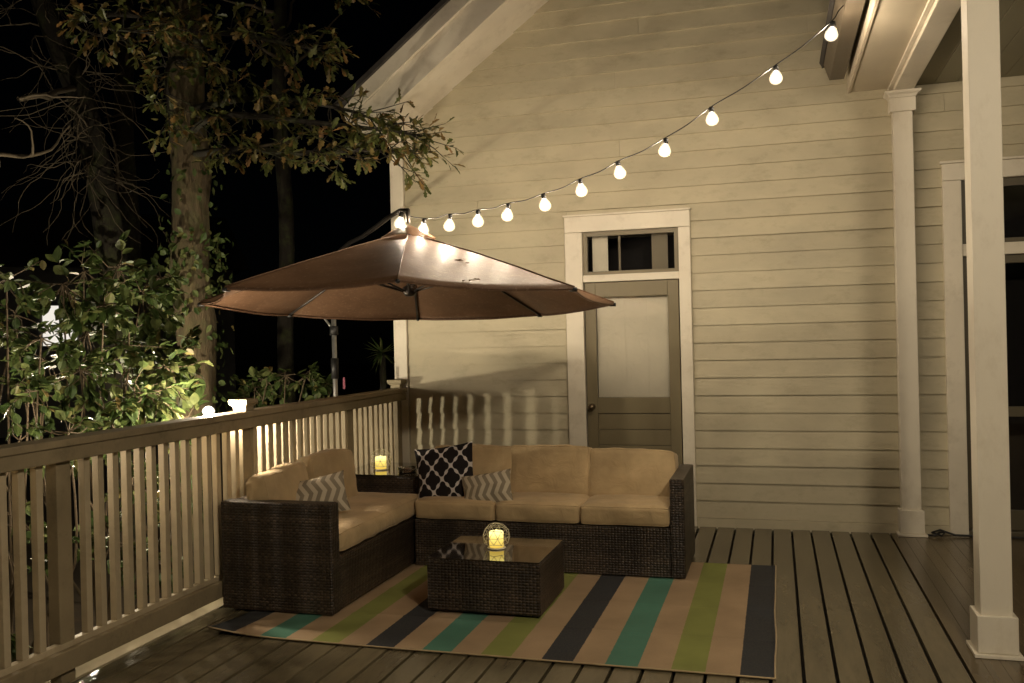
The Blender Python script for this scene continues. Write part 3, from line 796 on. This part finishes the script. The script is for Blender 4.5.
# corner storage table
CX0, CX1, CY0, CY1 = -3.19, -2.475, 6.085, 6.72
ct = thing('corner_table', 'dark wicker corner table filling the angle between loveseat and sofa', 'side table', ((CX0 + CX1) / 2, (CY0 + CY1) / 2, 0))
tx, ty = ct.location.x, ct.location.y
def cp(name, dims, mat, bev=.01):
    bm = bmesh.new(); box(bm, dims[0] - tx, dims[1] - tx, dims[2] - ty, dims[3] - ty, dims[4], dims[5], bev=bev); return obj(name, bm, M[mat], ct)
cp('wicker_box', (CX0, CX1, CY0, CY1, .015, .585), 'wicker'); cp('glass_top', (CX0 - .008, CX1 + .004, CY0 - .008, CY1 + .008, .587, .595), 'tabletop', .002)
for x in (CX0 + .04, CX1 - .04):
    for y in (CY0 + .04, CY1 - .04): cp('foot', (x - .02, x + .02, y - .02, y + .02, 0.001, .0145), 'black', .002)
# coffee table
QX0, QX1, QY0, QY1 = -1.968, -1.290, 4.815, 5.405
qt = thing('coffee_table', 'low dark wicker coffee table with smoked glass top standing on the striped rug', 'coffee table', ((QX0 + QX1) / 2, (QY0 + QY1) / 2, .013))
tx, ty = qt.location.x, qt.location.y
def qp(name, dims, mat, bev=.01):
    bm = bmesh.new(); box(bm, dims[0] - tx, dims[1] - tx, dims[2] - ty, dims[3] - ty, dims[4] - .013, dims[5] - .013, bev=bev); return obj(name, bm, M[mat], qt)
qp('wicker_box', (QX0, QX1, QY0, QY1, .025, .318), 'wicker'); qp('glass_top', (QX0 + .004, QX1 - .004, QY0 + .004, QY1 - .004, .3185, .326), 'tabletop', .002)
for x in (QX0 + .04, QX1 - .04):
    for y in (QY0 + .04, QY1 - .04): qp('foot', (x - .02, x + .02, y - .02, y + .02, .0135, .0245), 'black', .002)

# seat cushions
sw = (-.680 - XS0) / 3
seatlab = ['tan sofa seat cushion under the black patterned pillow', 'tan seat cushion in the middle of the long sofa', 'tan sofa seat cushion beside the wicker armrest']
for k in range(3):
    put('seat_cushion', cushion_mesh(sw - .004, .555, .13, .03, .014, k, wr=.007), M['cushion'], (XS0 + sw * (k + .5), YS0 + .268, .405), (0, 0, random.uniform(-.006, .006)), seatlab[k], 'seat cushion', 'seat cushions')
lw = (LY1 - LY0 - .107) / 2
put('seat_cushion', cushion_mesh(.62, lw * 2 - .01, .13, .04, .022, 5, wr=.013), M['cushion'], (LX1 - .312, LY0 + .107 + lw, .408), (0, 0, 0), 'long rumpled tan seat cushion on the loveseat by the railing', 'seat cushion', 'seat cushions')
# back cushions
backlab = ['tan sofa back cushion behind the two scatter pillows', 'upright tan back cushion in the middle of the sofa', 'slumped tan back cushion beside the right wicker armrest']
for k, (x, z, ry, rx) in enumerate(((-2.15, .625, 0.0, -.20), (-1.578, .628, 0.0, -.20), (-.985, .605, .02, -.30))):
    put('back_cushion', cushion_mesh(.60 if k else .62, .165, .355, .026, .009, 10 + k, wr=.011, axis='y'), M['cushion'], (x, 6.28, z - .012), (rx, ry, 0), backlab[k], 'back cushion', 'back cushions')
for k, (y, z) in enumerate(((4.975, .615), (5.575, .642))):
    put('back_cushion', cushion_mesh(.56, .15, .355, .03, .010, 20 + k, wr=.017, axis='y'), M['cushion'], (-3.0, y, z), ((-.20, -.13)[k], (-.035, .03)[k], PI / 2 + (.07, -.03)[k]),
        ['tan loveseat back cushion nearest the wicker arm panel', 'tan loveseat back cushion nearest the corner table'][k], 'back cushion', 'back cushions')

def pillow_mesh(w, h, t, seed=0, n=18):
    bm = bmesh.new(); uvl = bm.loops.layers.uv.new('UVMap')
    uvd = {}
    def grid(sg):
        g = []
        for j in range(n + 1):
            row = []
            for i in range(n + 1):
                u = -1 + 2 * i / n; v = -1 + 2 * j / n
                th = t / 2 * ((1 - u * u) ** .55) * ((1 - v * v) ** .55) if abs(u) < 1 and abs(v) < 1 else 0
                pin = 1 - .07 * (1 - abs(v) ** 2) * 1.0 * abs(u) ** 3
                pin2 = 1 - .07 * (1 - abs(u) ** 2) * abs(v) ** 3
                nz = .012 * mnoise.noise(Vector((u * 2.5 + seed, v * 2.5, sg)))
                vert = bm.verts.new((u * w / 2 * pin, sg * th + nz, v * h / 2 * pin2))
                uvd[vert] = (u * .5 + .5, (v * .5 + .5) * h / w)
                row.append(vert)
            g.append(row)
        return g
    for sg in (-1, 1):
        g = grid(sg)
        for j in range(n):
            for i in range(n):
                q = [g[j][i], g[j][i + 1], g[j + 1][i + 1], g[j + 1][i]]
                f = bm.faces.new(q if sg < 0 else q[::-1])
                for l in f.loops: l[uvl].uv = uvd[l.vert]
    bmesh.ops.remove_doubles(bm, verts=bm.verts, dist=1e-5)
    return bm
put('throw_pillow', pillow_mesh(.44, .43, .15, 1), M['trellis'], (-2.29, 6.0, .618), (-.30, -.13, .12), 'black square throw pillow with white quatrefoil trellis pattern', 'throw pillow')
put('throw_pillow', pillow_mesh(.37, .235, .12, 2), M['chevron'], (-1.945, 5.90, .540), (-.34, -.17, .02), 'small grey and cream chevron pillow leaning on the black pillow', 'throw pillow')
put('throw_pillow', pillow_mesh(.38, .265, .12, 3), M['chevron'], (-2.81, 5.09, .607), (-.42, -.20, .40), 'grey and cream chevron pillow lying on the railing side loveseat', 'throw pillow')

# ------------------------------------------------------------------ lanterns, candles, dish
def lantern(loc, label, clabel, R=.083):
    L = thing('wire_lantern', label, 'candle lantern', loc, 'wire globe candle lanterns')
    b = bmesh.new(); bmesh.ops.create_icosphere(b, subdivisions=2, radius=R)
    es = [(e.verts[0].co.copy(), e.verts[1].co.copy()) for e in b.edges]
    b.free()
    bm = bmesh.new(); rot = Matrix.Rotation(.4, 3, 'Z')
    for p, q in es:
        if max(p.z, q.z) > R * .93 and False: continue
        if min(p.z, q.z) < -R * .80: continue
        tube(bm, [rot @ p + Vector((0, 0, R * .86)), rot @ q + Vector((0, 0, R * .86))], .0014, 5)
    obj('wire_cage', bm, M['wire'], L, True)
    bm = bmesh.new(); lathe(bm, [(0, .0005), (.055, .0005), (.058, .004), (.055, .008), (0, .008)], n=20); obj('base_plate', bm, M['wire'], L, True)
    c = bmesh.new(); lathe(c, [(0, 0), (.041, 0), (.043, .004), (.043, .088), (.040, .093), (.034, .091), (.028, .084), (0, .081)], n=24)
    cb = obj('pillar_candle', c, M['candle'], smooth=True); cb.location = (loc[0], loc[1], loc[2] + .0085)
    tag(cb, clabel, 'candle', 'glowing pillar candles')
    f = bmesh.new(); lathe(f, [(0, .082), (.0035, .083), (.005, .092), (.003, .101), (0, .108)], n=8); obj('flame', f, M['candle'], cb, True)
lantern((-1.635, 5.115, .3265), 'round geometric wire lantern on the glass coffee table', 'glowing yellow candle inside the coffee table lantern')
lantern((-2.945, 6.33, .5955), 'round wire lantern on the wicker corner table', 'glowing yellow candle inside the corner table lantern', .088)
bm = bmesh.new(); lathe(bm, [(0, 0), (.065, 0), (.075, .03), (.070, .031), (.060, .008), (0, .008)], n=20)
d = obj('glass_ashtray', bm, M['dish'], smooth=True); d.location = (-2.70, 6.27, .5955); tag(d, 'clear glass dish beside the lantern on the corner table', 'dish')

# ------------------------------------------------------------------ cantilever umbrella
UC = Vector((-2.378, 5.641, 1.843)); UR = 1.40; ROT = -1.216; TA, TB = -.003, -.052
um = thing('patio_umbrella', 'brown octagonal cantilever umbrella shading the wicker corner seating', 'umbrella', (-3.70, 7.06, GZ))
UO = Vector(um.location)
def upl(x, y, z): return Vector((UC.x + x, UC.y + y, UC.z + TA * x + TB * y + z)) - UO
def canopy_pt(a, r, drop=0.0):
    """a: angle index 0..8 float; r 0..1"""
    k = math.floor(a); f = a - k
    p0 = Vector((math.cos(ROT + k * PI / 4), math.sin(ROT + k * PI / 4))); p1 = Vector((math.cos(ROT + (k + 1) * PI / 4), math.sin(ROT + (k + 1) * PI / 4)))
    p = p0.lerp(p1, f) * UR * r
    scal = 4 * f * (1 - f)
    edge = 1 - .035 * scal * r
    H0 = .475
    z = H0 * (1 - r) - (-.012) * math.sin(PI * r) - .03 * scal * r * (1 - r * .35)
    z += .006 * mnoise.noise(Vector((p.x * 4, p.y * 4, 2.2)))
    return upl(p.x * edge, p.y * edge, z + drop)
bm = bmesh.new(); NA, NR = 8, 14
for k in range(8):
    rows = []
    for j in range(NR + 1):
        r = .07 + (1 - .07) * min(j, NR - 1) / (NR - 1); dz = -.018 if j == NR else 0
        rows.append([bm.verts.new(canopy_pt(k + min(i / NA, .99999), r, dz)) for i in range(NA + 1)])
    for p, q in zip(rows, rows[1:]):
        for i in range(NA): bm.faces.new((p[i], p[i + 1], q[i + 1], q[i]))
for k in range(8): tube(bm, [canopy_pt(k, q / 12, .003) for q in range(1, 13)], .0045, 6)
tube(bm, [canopy_pt(i / 8, .998, -.009) for i in range(65)], .0055, 6, cap=False)
canopy = obj('canopy', bm, M['canopy'], um, True, fix=True)
bm = bmesh.new()
rr = [[bm.verts.new(canopy_pt(i / 4, r, dz)) for i in range(32)] for r, dz in ((.015, .055), (.07, .050), (.135, .022))]
for a, b in zip(rr, rr[1:]):
    for i in range(32): bm.faces.new((a[i], a[(i + 1) % 32], b[(i + 1) % 32], b[i]))
bm.faces.new(rr[0])
obj('vent_cap', bm, M['canopy'], um, True)
hub = upl(0, 0, .075)
for k in range(8):
    bm = bmesh.new()
    tube(bm, [canopy_pt(k, r, -.014) for r in (.05, .3, .6, .85, 1.0)], .0085, 6)
    rb = obj('rib', bm, M['metal'], um, True)
    bm = bmesh.new(); c = hub + (canopy_pt(k, .03) - hub) * .0
    a = canopy_pt(k, .03); dirv = (canopy_pt(k, .5) - canopy_pt(k, .0)); dirv.z = 0; dirv.normalize()
    tube(bm, [hub + dirv * .035, canopy_pt(k, .46, -.022)], .007, 6)
    obj('strut', bm, M['metal'], rb, True)
    bm = bmesh.new(); e = canopy_pt(k, 1.0, -.014); tube(bm, [e - dirv * .03, e + dirv * .012], .013, 8); obj('rib_tip', bm, M['black'], rb, True)
bm = bmesh.new(); lathe(bm, [(0, -.035), (.03, -.03), (.045, -.01), (.045, .03), (.02, .045), (.018, .45), (0, .45)], c=hub, n=16); obj('hub', bm, M['metal'], um, True)
# mast, arm, crank
bm = bmesh.new(); tube(bm, [(0, 0, .02), (0, 0, 3.05)], .021, 12); obj('mast', bm, M['steel'], um, True)
bm = bmesh.new(); tube(bm, [(0, 0, 2.40), (0, 0, 2.48)], .036, 12); tube(bm, [(0, 0, 2.02), (0, 0, 2.20)], .033, 12); obj('slider', bm, M['black'], um, True)
apex = upl(0, 0, .66)
def plan(t, z): return (lambda v: Vector((v.x, v.y, z - UO.z)))(Vector((0, 0, 0)).lerp(Vector((apex.x, apex.y, 0)), t))
bm = bmesh.new()
arm = [Vector((0, 0, 3.03)), plan(.12, 2.36), plan(.28, 2.40), plan(.45, 2.41), plan(.62, 2.44), plan(.78, 2.475), plan(.92, 2.49), plan(1.0, 2.47), upl(0, 0, .54)]
tube(bm, arm, .017, 8); obj('arm', bm, M['metal'], um, True)
bm = bmesh.new(); tube(bm, [(0, 0, 2.44), (-.06, .02, 2.50), (-.13, .03, 2.58), (-.17, .02, 2.66), (-.15, 0, 2.72)], [.01, .01, .009, .008, .008], 7); tube(bm, [(-.17, .02, 2.655), (-.22, .02, 2.64)], .012, 8); obj('crank_handle', bm, M['steel'], um, True)
bm = bmesh.new()
for a in (0, PI / 2): box(bm, -.45, .45, -.04, .04, 0.0, .05, .005, Matrix.Rotation(a, 4, 'Z') @ Matrix.Translation((0, 0, a * .0015)))
obj('cross_base', bm, M['metal'], um)
bm = bmesh.new(); box(bm, .075, .095, -.003, .003, 1.93, 2.03, .001, Matrix.Rotation(.0, 4, 'Y')); obj('ribbon', bm, M['ribbon'], um)

# dead leaves lying on the canopy
def fallen(a, r, label):
    p = canopy_pt(a, r, .012) + UO; it = []
    for q in range(3):
        dv = rv(1); dv.z *= .25; it.append((p + rv(.025) * .6, dv, Vector((0, 0, 1)) + rv(.4), random.uniform(.06, .09), .018))
    o = leaves('fallen_leaf', M['deadleaf'], [(c - p, *rest) for c, *rest in it], None, 'oak'); o.location = p
    tag(o, label, 'leaf', 'dead leaves on the umbrella')
fallen(.62, .62, 'small brown dead leaf cluster lying midway up the umbrella canopy')
fallen(.40, .95, 'brown dead leaf cluster caught at the front hem of the umbrella')

# ------------------------------------------------------------------ string lights
BP = [(-2.440, 2.405), (-2.275, 2.352), (-2.086, 2.368), (-1.88, 2.383), (-1.671, 2.409), (-1.419, 2.459), (-1.178, 2.539), (-0.929, 2.636), (-0.637, 2.751), (-0.345, 2.918), (0.038, 3.135), (0.362, 3.362)]
st = thing('string_lights', 'string of lit round bulbs sagging from the porch gutter down to the umbrella top', 'string lights', (0.41, 5.65, 3.50))
so_ = Vector(st.location)
cordp = [(-2.46, 5.655, 2.455)]
bulb0 = None
def yb_(x): return 5.65 + .012 * math.sin(x * 5)
for i, (x, z) in enumerate(BP):
    cordp.append((x, yb_(x), z + .062))
    if i < len(BP) - 1:
        x2, z2 = BP[i + 1]; xm = (x + x2) / 2; cordp.append((xm, yb_(xm), (z + z2) / 2 + .062 - .012))
cordp += [(0.40, 5.655, 3.475), (0.43, 5.65, 3.505)]
bm = bmesh.new()
# smooth the cord
def catmull(P, n=4):
    P = [Vector(p) for p in P]; out = []
    for i in range(len(P) - 1):
        p0, p1, p2, p3 = P[max(i - 1, 0)], P[i], P[i + 1], P[min(i + 2, len(P) - 1)]
        for k in range(n):
            t = k / n
            out.append(.5 * ((2 * p1) + (p2 - p0) * t + (2 * p0 - 5 * p1 + 4 * p2 - p3) * t * t + (3 * p1 - p0 - 3 * p2 + p3) * t ** 3))
    return out + [P[-1]]
cp_ = catmull(cordp)
tube(bm, [p - so_ for p in cp_], .0036, 6)
obj('cord', bm, M['black'], st, True)
for i, (x, z) in enumerate(BP):
    if bulb0 is None:
        s = bmesh.new(); lathe(s, [(0, .062), (.012, .060), (.0165, .05), (.0165, .026), (.013, .022), (0, .022)], n=12)
        s0 = obj('socket', s, M['black'], st, True)
        b = bmesh.new(); lathe(b, [(0, .018), (.008, .017), (.013, .008), (.019, -.006), (.021, -.018), (.019, -.029), (.012, -.037), (0, -.040)], n=14)
        b0_ = obj('bulb', b, M['bulb'], s0, True); bulb0 = s0; so1 = s0
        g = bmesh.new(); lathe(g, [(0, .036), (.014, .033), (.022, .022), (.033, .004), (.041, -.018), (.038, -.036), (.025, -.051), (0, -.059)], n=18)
        obj('glow_globe', g, M['bulbglow'], s0, True)  # oversized glow volume added as bloom, nothing solid here
    else:
        so1 = copy_tree(bulb0, st)
    so1.location = Vector((x, yb_(x), z)) - so_
    so1.rotation_euler = (random.uniform(-.15, .15), random.uniform(-.2, .2), random.uniform(0, 6))
# ------------------------------------------------------------------ vegetation
def limb(bm, p, q, r0, r1, n=7, wob=.06, seg=5):
    p, q = Vector(p), Vector(q); L = (q - p).length; pts = []; rad = []
    for i in range(seg + 1):
        t = i / seg; pts.append(p.lerp(q, t) + (rv(wob * L) if 0 < i < seg else Vector()) * .6); rad.append(r0 + (r1 - r0) * t)
    tube(bm, pts, rad, n, cap=False); return pts

# big oak beyond the railing
oak = thing('oak_tree', 'tall oak with a thick mossy trunk and leafy branches reaching towards the house', 'tree', (-4.97, 6.88, GZ))
oo = Vector(oak.location)
bm = bmesh.new()
tp, tr_ = [], []
for i in range(30):
    z = GZ - .05 + i * .26
    tp.append((-4.97 + .015 * math.sin(i * .9) - .002 * i, 6.88 + .015 * math.cos(i * 1.3), z) ); tr_.append(.185 - .0015 * i + (.14 * max(0, 1 - i / 3) ** 2) + .006 * math.sin(i * 2.1))
tube(bm, [Vector(p) - oo for p in tp], tr_, 18)
for v in bm.verts: v.co += Vector((v.co.x, v.co.y, 0)).normalized() * .02 * mnoise.noise(v.co * 5)
obj('trunk', bm, M['bark'], oak, True)
bm = bmesh.new(); items = []
def oak_twig(p, d, L, nl):
    q = p + d.normalized() * L
    tube(bm, [p - oo, (p + q) / 2 + rv(.03) - oo, q - oo], [.006, .004, .002], 5, cap=False)
    for k in range(nl):
        t = random.uniform(.45, 1.0) ** .6; c = p.lerp(q, t)
        dd = (d.normalized() * .6 + rv(1.0) + Vector((0, 0, -.25)))
        items.append((c - oo, dd, Vector((0, 0, 1)) + rv(.7), random.uniform(.07, .13), random.uniform(.018, .028)))
mains = [
    [(-4.97, 6.88, 3.3), (-4.45, 6.45, 3.20), (-3.95, 6.15, 3.12), (-3.45, 6.25, 3.06), (-3.0, 6.4, 3.08), (-2.68, 6.5, 3.05)],
    [(-4.97, 6.88, 3.7), (-4.3, 6.5, 3.62), (-3.75, 6.25, 3.52), (-3.2, 6.3, 3.40), (-2.85, 6.45, 3.27)],
    [(-4.97, 6.88, 4.3), (-4.3, 6.4, 4.15), (-3.7, 6.2, 3.95), (-3.4, 6.3, 3.88)],
    [(-4.97, 6.88, 4.6), (-4.4, 6.6, 4.75), (-3.7, 6.3, 4.6), (-3.3, 6.5, 4.55)],
    [(-4.97, 6.88, 4.1), (-4.7, 6.3, 3.95), (-4.55, 6.0, 3.7), (-4.45, 5.9, 3.3)],
    [(-4.97, 6.88, 3.5), (-4.2, 6.2, 3.42), (-3.4, 6.15, 3.28), (-2.9, 6.35, 3.22), (-2.62, 6.5, 3.18)],
    [(-4.97, 6.88, 4.4), (-4.75, 6.3, 4.3), (-4.4, 6.1, 4.1), (-4.1, 6.0, 3.75)],
    [(-4.97, 6.88, 4.5), (-5.2, 6.2, 4.35), (-5.0, 5.8, 4.1), (-4.5, 5.7, 3.95)],
]
for mi, P in enumerate(mains):
    S = catmull(P, 6); n = len(S)
    tube(bm, [p - oo for p in S], [.035 - .029 * i / (n - 1) for i in range(n)], 7, cap=False)
    for i, p in enumerate(S):
        if i / n < .22 and mi < 5: continue
        for _ in range(3 if mi < 3 else 2):
            d = rv(1); d.z *= .55; d += (S[min(i + 1, n - 1)] - S[max(i - 1, 0)]).normalized() * .5
            oak_twig(p, d, random.uniform(.14, .42), random.randint(5, 9))
for v in []: pass
limbs = obj('limbs', bm, M['darkbark'], oak, True, fix=False)
leaves('crown', M['oakleaf'], items, oak, 'oak')
# ivy on the trunk
it = []
for k in range(650):
    a = random.uniform(-PI, PI); z = random.choice([random.uniform(.9, 2.6), random.uniform(1.9, 2.6), random.uniform(2.6, 4.8)]); r = .20 + abs(random.gauss(0, .05))
    n_ = Vector((math.cos(a), math.sin(a), 0))
    it.append((n_ * r + Vector((0, 0, z + .75)), rv(1) + Vector((0, 0, -.5)), n_ + rv(.4), random.uniform(.05, .085), random.uniform(.018, .03)))
leaves('ivy', M['bushleaf'], it, oak)

# leaning bare tree with a burst of vine twigs
lt = thing('leaning_tree', 'dim leaning tree wrapped in bare vine twigs at the upper left', 'tree', (-6.25, 7.52, GZ)); lo_ = Vector(lt.location)
bm = bmesh.new(); P = [(-6.25, 7.52, GZ), (-6.34, 7.5, 1.8), (-6.42, 7.5, 2.8), (-6.6, 7.45, 3.9), (-6.84, 7.38, 4.6), (-7.1, 7.3, 5.4), (-7.4, 7.2, 6.4)]
S = catmull(P, 5); tube(bm, [p - lo_ for p in S], [.17 - .09 * i / len(S) for i in range(len(S))], 12)
obj('trunk', bm, M['darkbark'], lt, True)
bm = bmesh.new()
def wander(p, d, L, r, depth=0):
    pts = [Vector(p)]; d = d.normalized(); n = 10
    for i in range(n):
        d = (d + rv(.5) + Vector((0, 0, -.05))).normalized(); pts.append(pts[-1] + d * L / n)
    tube(bm, [q - lo_ for q in pts], [r * (1 - .75 * i / n) for i in range(n + 1)], 5, cap=False)
    if depth > 0:
        for _ in range(2): wander(random.choice(pts[2:6]), d + rv(1.2), L * .6, r * .6, depth - 1)
for k in range(60):
    p = Vector(random.choice([(-6.55, 7.3, 3.7), (-6.5, 7.3, 3.4), (-6.6, 7.25, 4.0)])) + rv(.16); d = rv(1); d.y *= .6; d.z -= .15
    wander(p, d, random.uniform(.5, 1.3), random.uniform(.003, .0065), 0)
for k in range(34):
    i = random.randint(14, 28); p = S[i]; wander(p, rv(1) + Vector((.2, -.2, 0)), random.uniform(.7, 1.8), random.uniform(.005, .011), 1)
wander((-6.05, 5.5, 3.05), Vector((.5, .1, .75)), 1.0, .024, 1); wander((-5.63, 5.64, 3.55), Vector((.5, .15, .3)), .5, .014, 0)
limb(bm, Vector((-6.7, 7.4, 4.2)) - lo_, Vector((-5.63, 5.64, 3.55)) - lo_, .03, .02)
obj('twigs', bm, M['twig'], lt, True, fix=False)

# thin straight trunk deep in the dark
for (x, y, r, lab) in ((-5.76, 9.77, .11, 'slim dark tree trunk in the gloom behind the umbrella'), (-8.4, 10.2, .16, 'dark tree trunk standing far back at the left')):
    th = thing('bare_tree', lab, 'tree', (x, y, GZ), 'dark trunks beyond the railing')
    bm = bmesh.new(); tube(bm, [(.03 * math.sin(i), .02 * math.cos(i), i * .5) for i in range(16)], [r * (1 - .02 * i) for i in range(16)], 10); obj('trunk', bm, M['darkbark'], th, True)
    for k in range(10):
        bm = bmesh.new(); z = random.uniform(3, 7); limb(bm, (0, 0, z), rv(1.2) + Vector((0, 0, z + .5)), .025, .006)
        obj('branch', bm, M['twig'], th, True, fix=False)

# shrubs outside the railing
def shrub(name, label, base, clumps, nleaf, L=(.06, .112), stems=6, R=.24, mat='bushleaf', grp=None):
    s = thing(name, label, 'shrub', base, grp); o = Vector(base); bm = bmesh.new(); items = []
    for ci, c in enumerate(clumps):
        c = Vector(c); root = o + Vector((random.uniform(-.15, .15), random.uniform(-.2, .2), 0))
        mid = root.lerp(c, .55) + rv(.12); m2 = root.lerp(c, .3) + rv(.22); S = catmull([root, m2, mid + rv(.12), c], 4)
        tube(bm, [p - o for p in S], [.013 - .009 * i / len(S) for i in range(len(S))], 6, cap=False)
        for k in range(nleaf // 7):
            d = rv(1); d.normalize(); e = c + d * R * random.uniform(.45, 1.15); e.z -= .05
            m_ = c.lerp(e, .3) + rv(.05)
            tube(bm, [c + (m_ - c) * .1 - o, m_ - o, e - o], [.005, .0035, .002], 4, cap=False)
            for q in range(7):
                t = random.uniform(.2, 1.05); p = m_.lerp(e, t)
                dd = (e - c).normalized() * .7 + rv(.9) + Vector((0, 0, -.2))
                ll = random.uniform(*L)
                items.append((p - o, dd, Vector((0, 0, 1)) + rv(.8), ll, ll * random.uniform(.27, .36)))
    obj('stems', bm, M['stem'], s, True, fix=False); leaves('foliage', M[mat], items, s)
    return s
shrub('broadleaf_shrub', 'broad leaved green shrub lit from below beside the oak trunk', (-4.15, 4.95, GZ),
      [(-4.15, 4.93, 2.12), (-4.0, 4.62, 1.85), (-4.08, 5.07, 1.95), (-4.1, 4.52, 1.45), (-4.02, 4.86, 1.6), (-3.95, 4.95, 1.3), (-4.15, 4.45, 1.98), (-3.98, 5.32, 1.52), (-3.95, 4.6, 1.12), (-3.85, 5.1, 1.1),
       (-4.3, 5.5, 1.8), (-3.95, 4.8, .75), (-3.9, 5.2, .6), (-4.0, 4.6, .4), (-3.95, 5.0, .15), (-4.35, 5.2, 1.4), (-4.45, 5.75, 2.1), (-4.25, 4.75, 1.7), (-3.85, 4.75, 1.3), (-3.9, 5.05, 1.45)], 105)
shrub('broadleaf_shrub', 'darker broad leaved shrub at the left edge behind the railing', (-4.2, 4.0, GZ),
      [(-4.3, 4.18, 2.0), (-4.1, 4.22, 1.65), (-4.0, 4.02, 1.35), (-4.05, 4.0, 1.08), (-4.25, 4.3, 1.35), (-3.95, 4.25, 1.1), (-4.0, 3.8, .7), (-3.95, 4.2, .5), (-4.0, 3.7, .2), (-3.95, 3.3, .45), (-4.0, 3.2, .0), (-4.5, 4.4, 1.7)], 63, (.05, .09))
shrub('broadleaf_shrub', 'leafy shrub growing at the foot of the oak right of its trunk', (-4.45, 7.0, GZ),
      [(-4.70, 7.36, 1.18), (-4.58, 7.4, 1.25), (-4.42, 7.45, 1.29), (-4.24, 7.51, 1.27), (-4.09, 7.55, 1.17), (-4.75, 7.36, 1.08), (-4.5, 7.4, .9)], 63, R=.2)
shrub('broadleaf_shrub', 'shadowy shrub in the background between oak and leaning tree', (-6.2, 6.6, GZ),
      [(-6.2, 6.4, 1.2), (-5.9, 6.1, 1.5), (-6.4, 6.3, 1.9), (-6.1, 6.8, 2.3), (-6.6, 5.8, 1.6), (-6.5, 5.6, 2.1), (-6.3, 5.4, 1.2), (-5.8, 6.6, .8)], 70, (.06, .11), R=.36)
# spiky plant beyond the house corner
yu = thing('spiky_plant', 'dim spiky rosette plant in the dark beside the house corner', 'plant', (-3.80, 8.26, GZ))
bm = bmesh.new(); tube(bm, [(0, 0, 0), (.02, 0, 1.1), (0, 0, 2.2)], [.05, .04, .035], 8); obj('stem', bm, M['darkbark'], yu, True)
it = []
for k in range(46):
    d = rv(1); d.y -= .3; it.append((Vector((0, 0, 2.22)), d, Vector((0, 0, 1)) + rv(.4), random.uniform(.17, .25), .011))
leaves('fronds', M['bushleaf'], it, yu, 'blade')

# neighbour's house with a lit window, far off through the leaves
nh = thing('neighbour_house', 'distant dark house with one bright window showing through the shrub', 'house', (-19.2, 20.0, GZ), rz=.78)
bm = bmesh.new(); box(bm, -5, 5, 0, 6, 0, 4.6); obj('wall', bm, M['nhouse'], nh)
bm = bmesh.new(); v = [bm.verts.new(p) for p in ((-5.4, -.4, 4.6), (5.4, -.4, 4.6), (5.4, 6.4, 4.6), (-5.4, 6.4, 4.6), (-5.4, 3, 6.6), (5.4, 3, 6.6))]
for f in ((0, 1, 5, 4), (2, 3, 4, 5), (1, 2, 5), (3, 0, 4), (0, 3, 2, 1)): bm.faces.new([v[i] for i in f])
obj('roof', bm, M['roofing'], nh)
bm = bmesh.new(); box(bm, -.12, .28, -.03, -.004, 2.45, 3.55); box(bm, .36, .72, -.03, -.004, 2.45, 3.55)
nw = obj('window', bm, M['nwindow'], nh)
bm = bmesh.new(); box(bm, -.2, .8, -.06, -.031, 3.56, 3.66); box(bm, -.2, .8, -.06, -.031, 2.34, 2.44); box(bm, .285, .355, -.06, -.004, 2.441, 3.559); box(bm, -.2, .8, -.05, -.031, 2.97, 3.03)
obj('frame', bm, M['black'], nw)
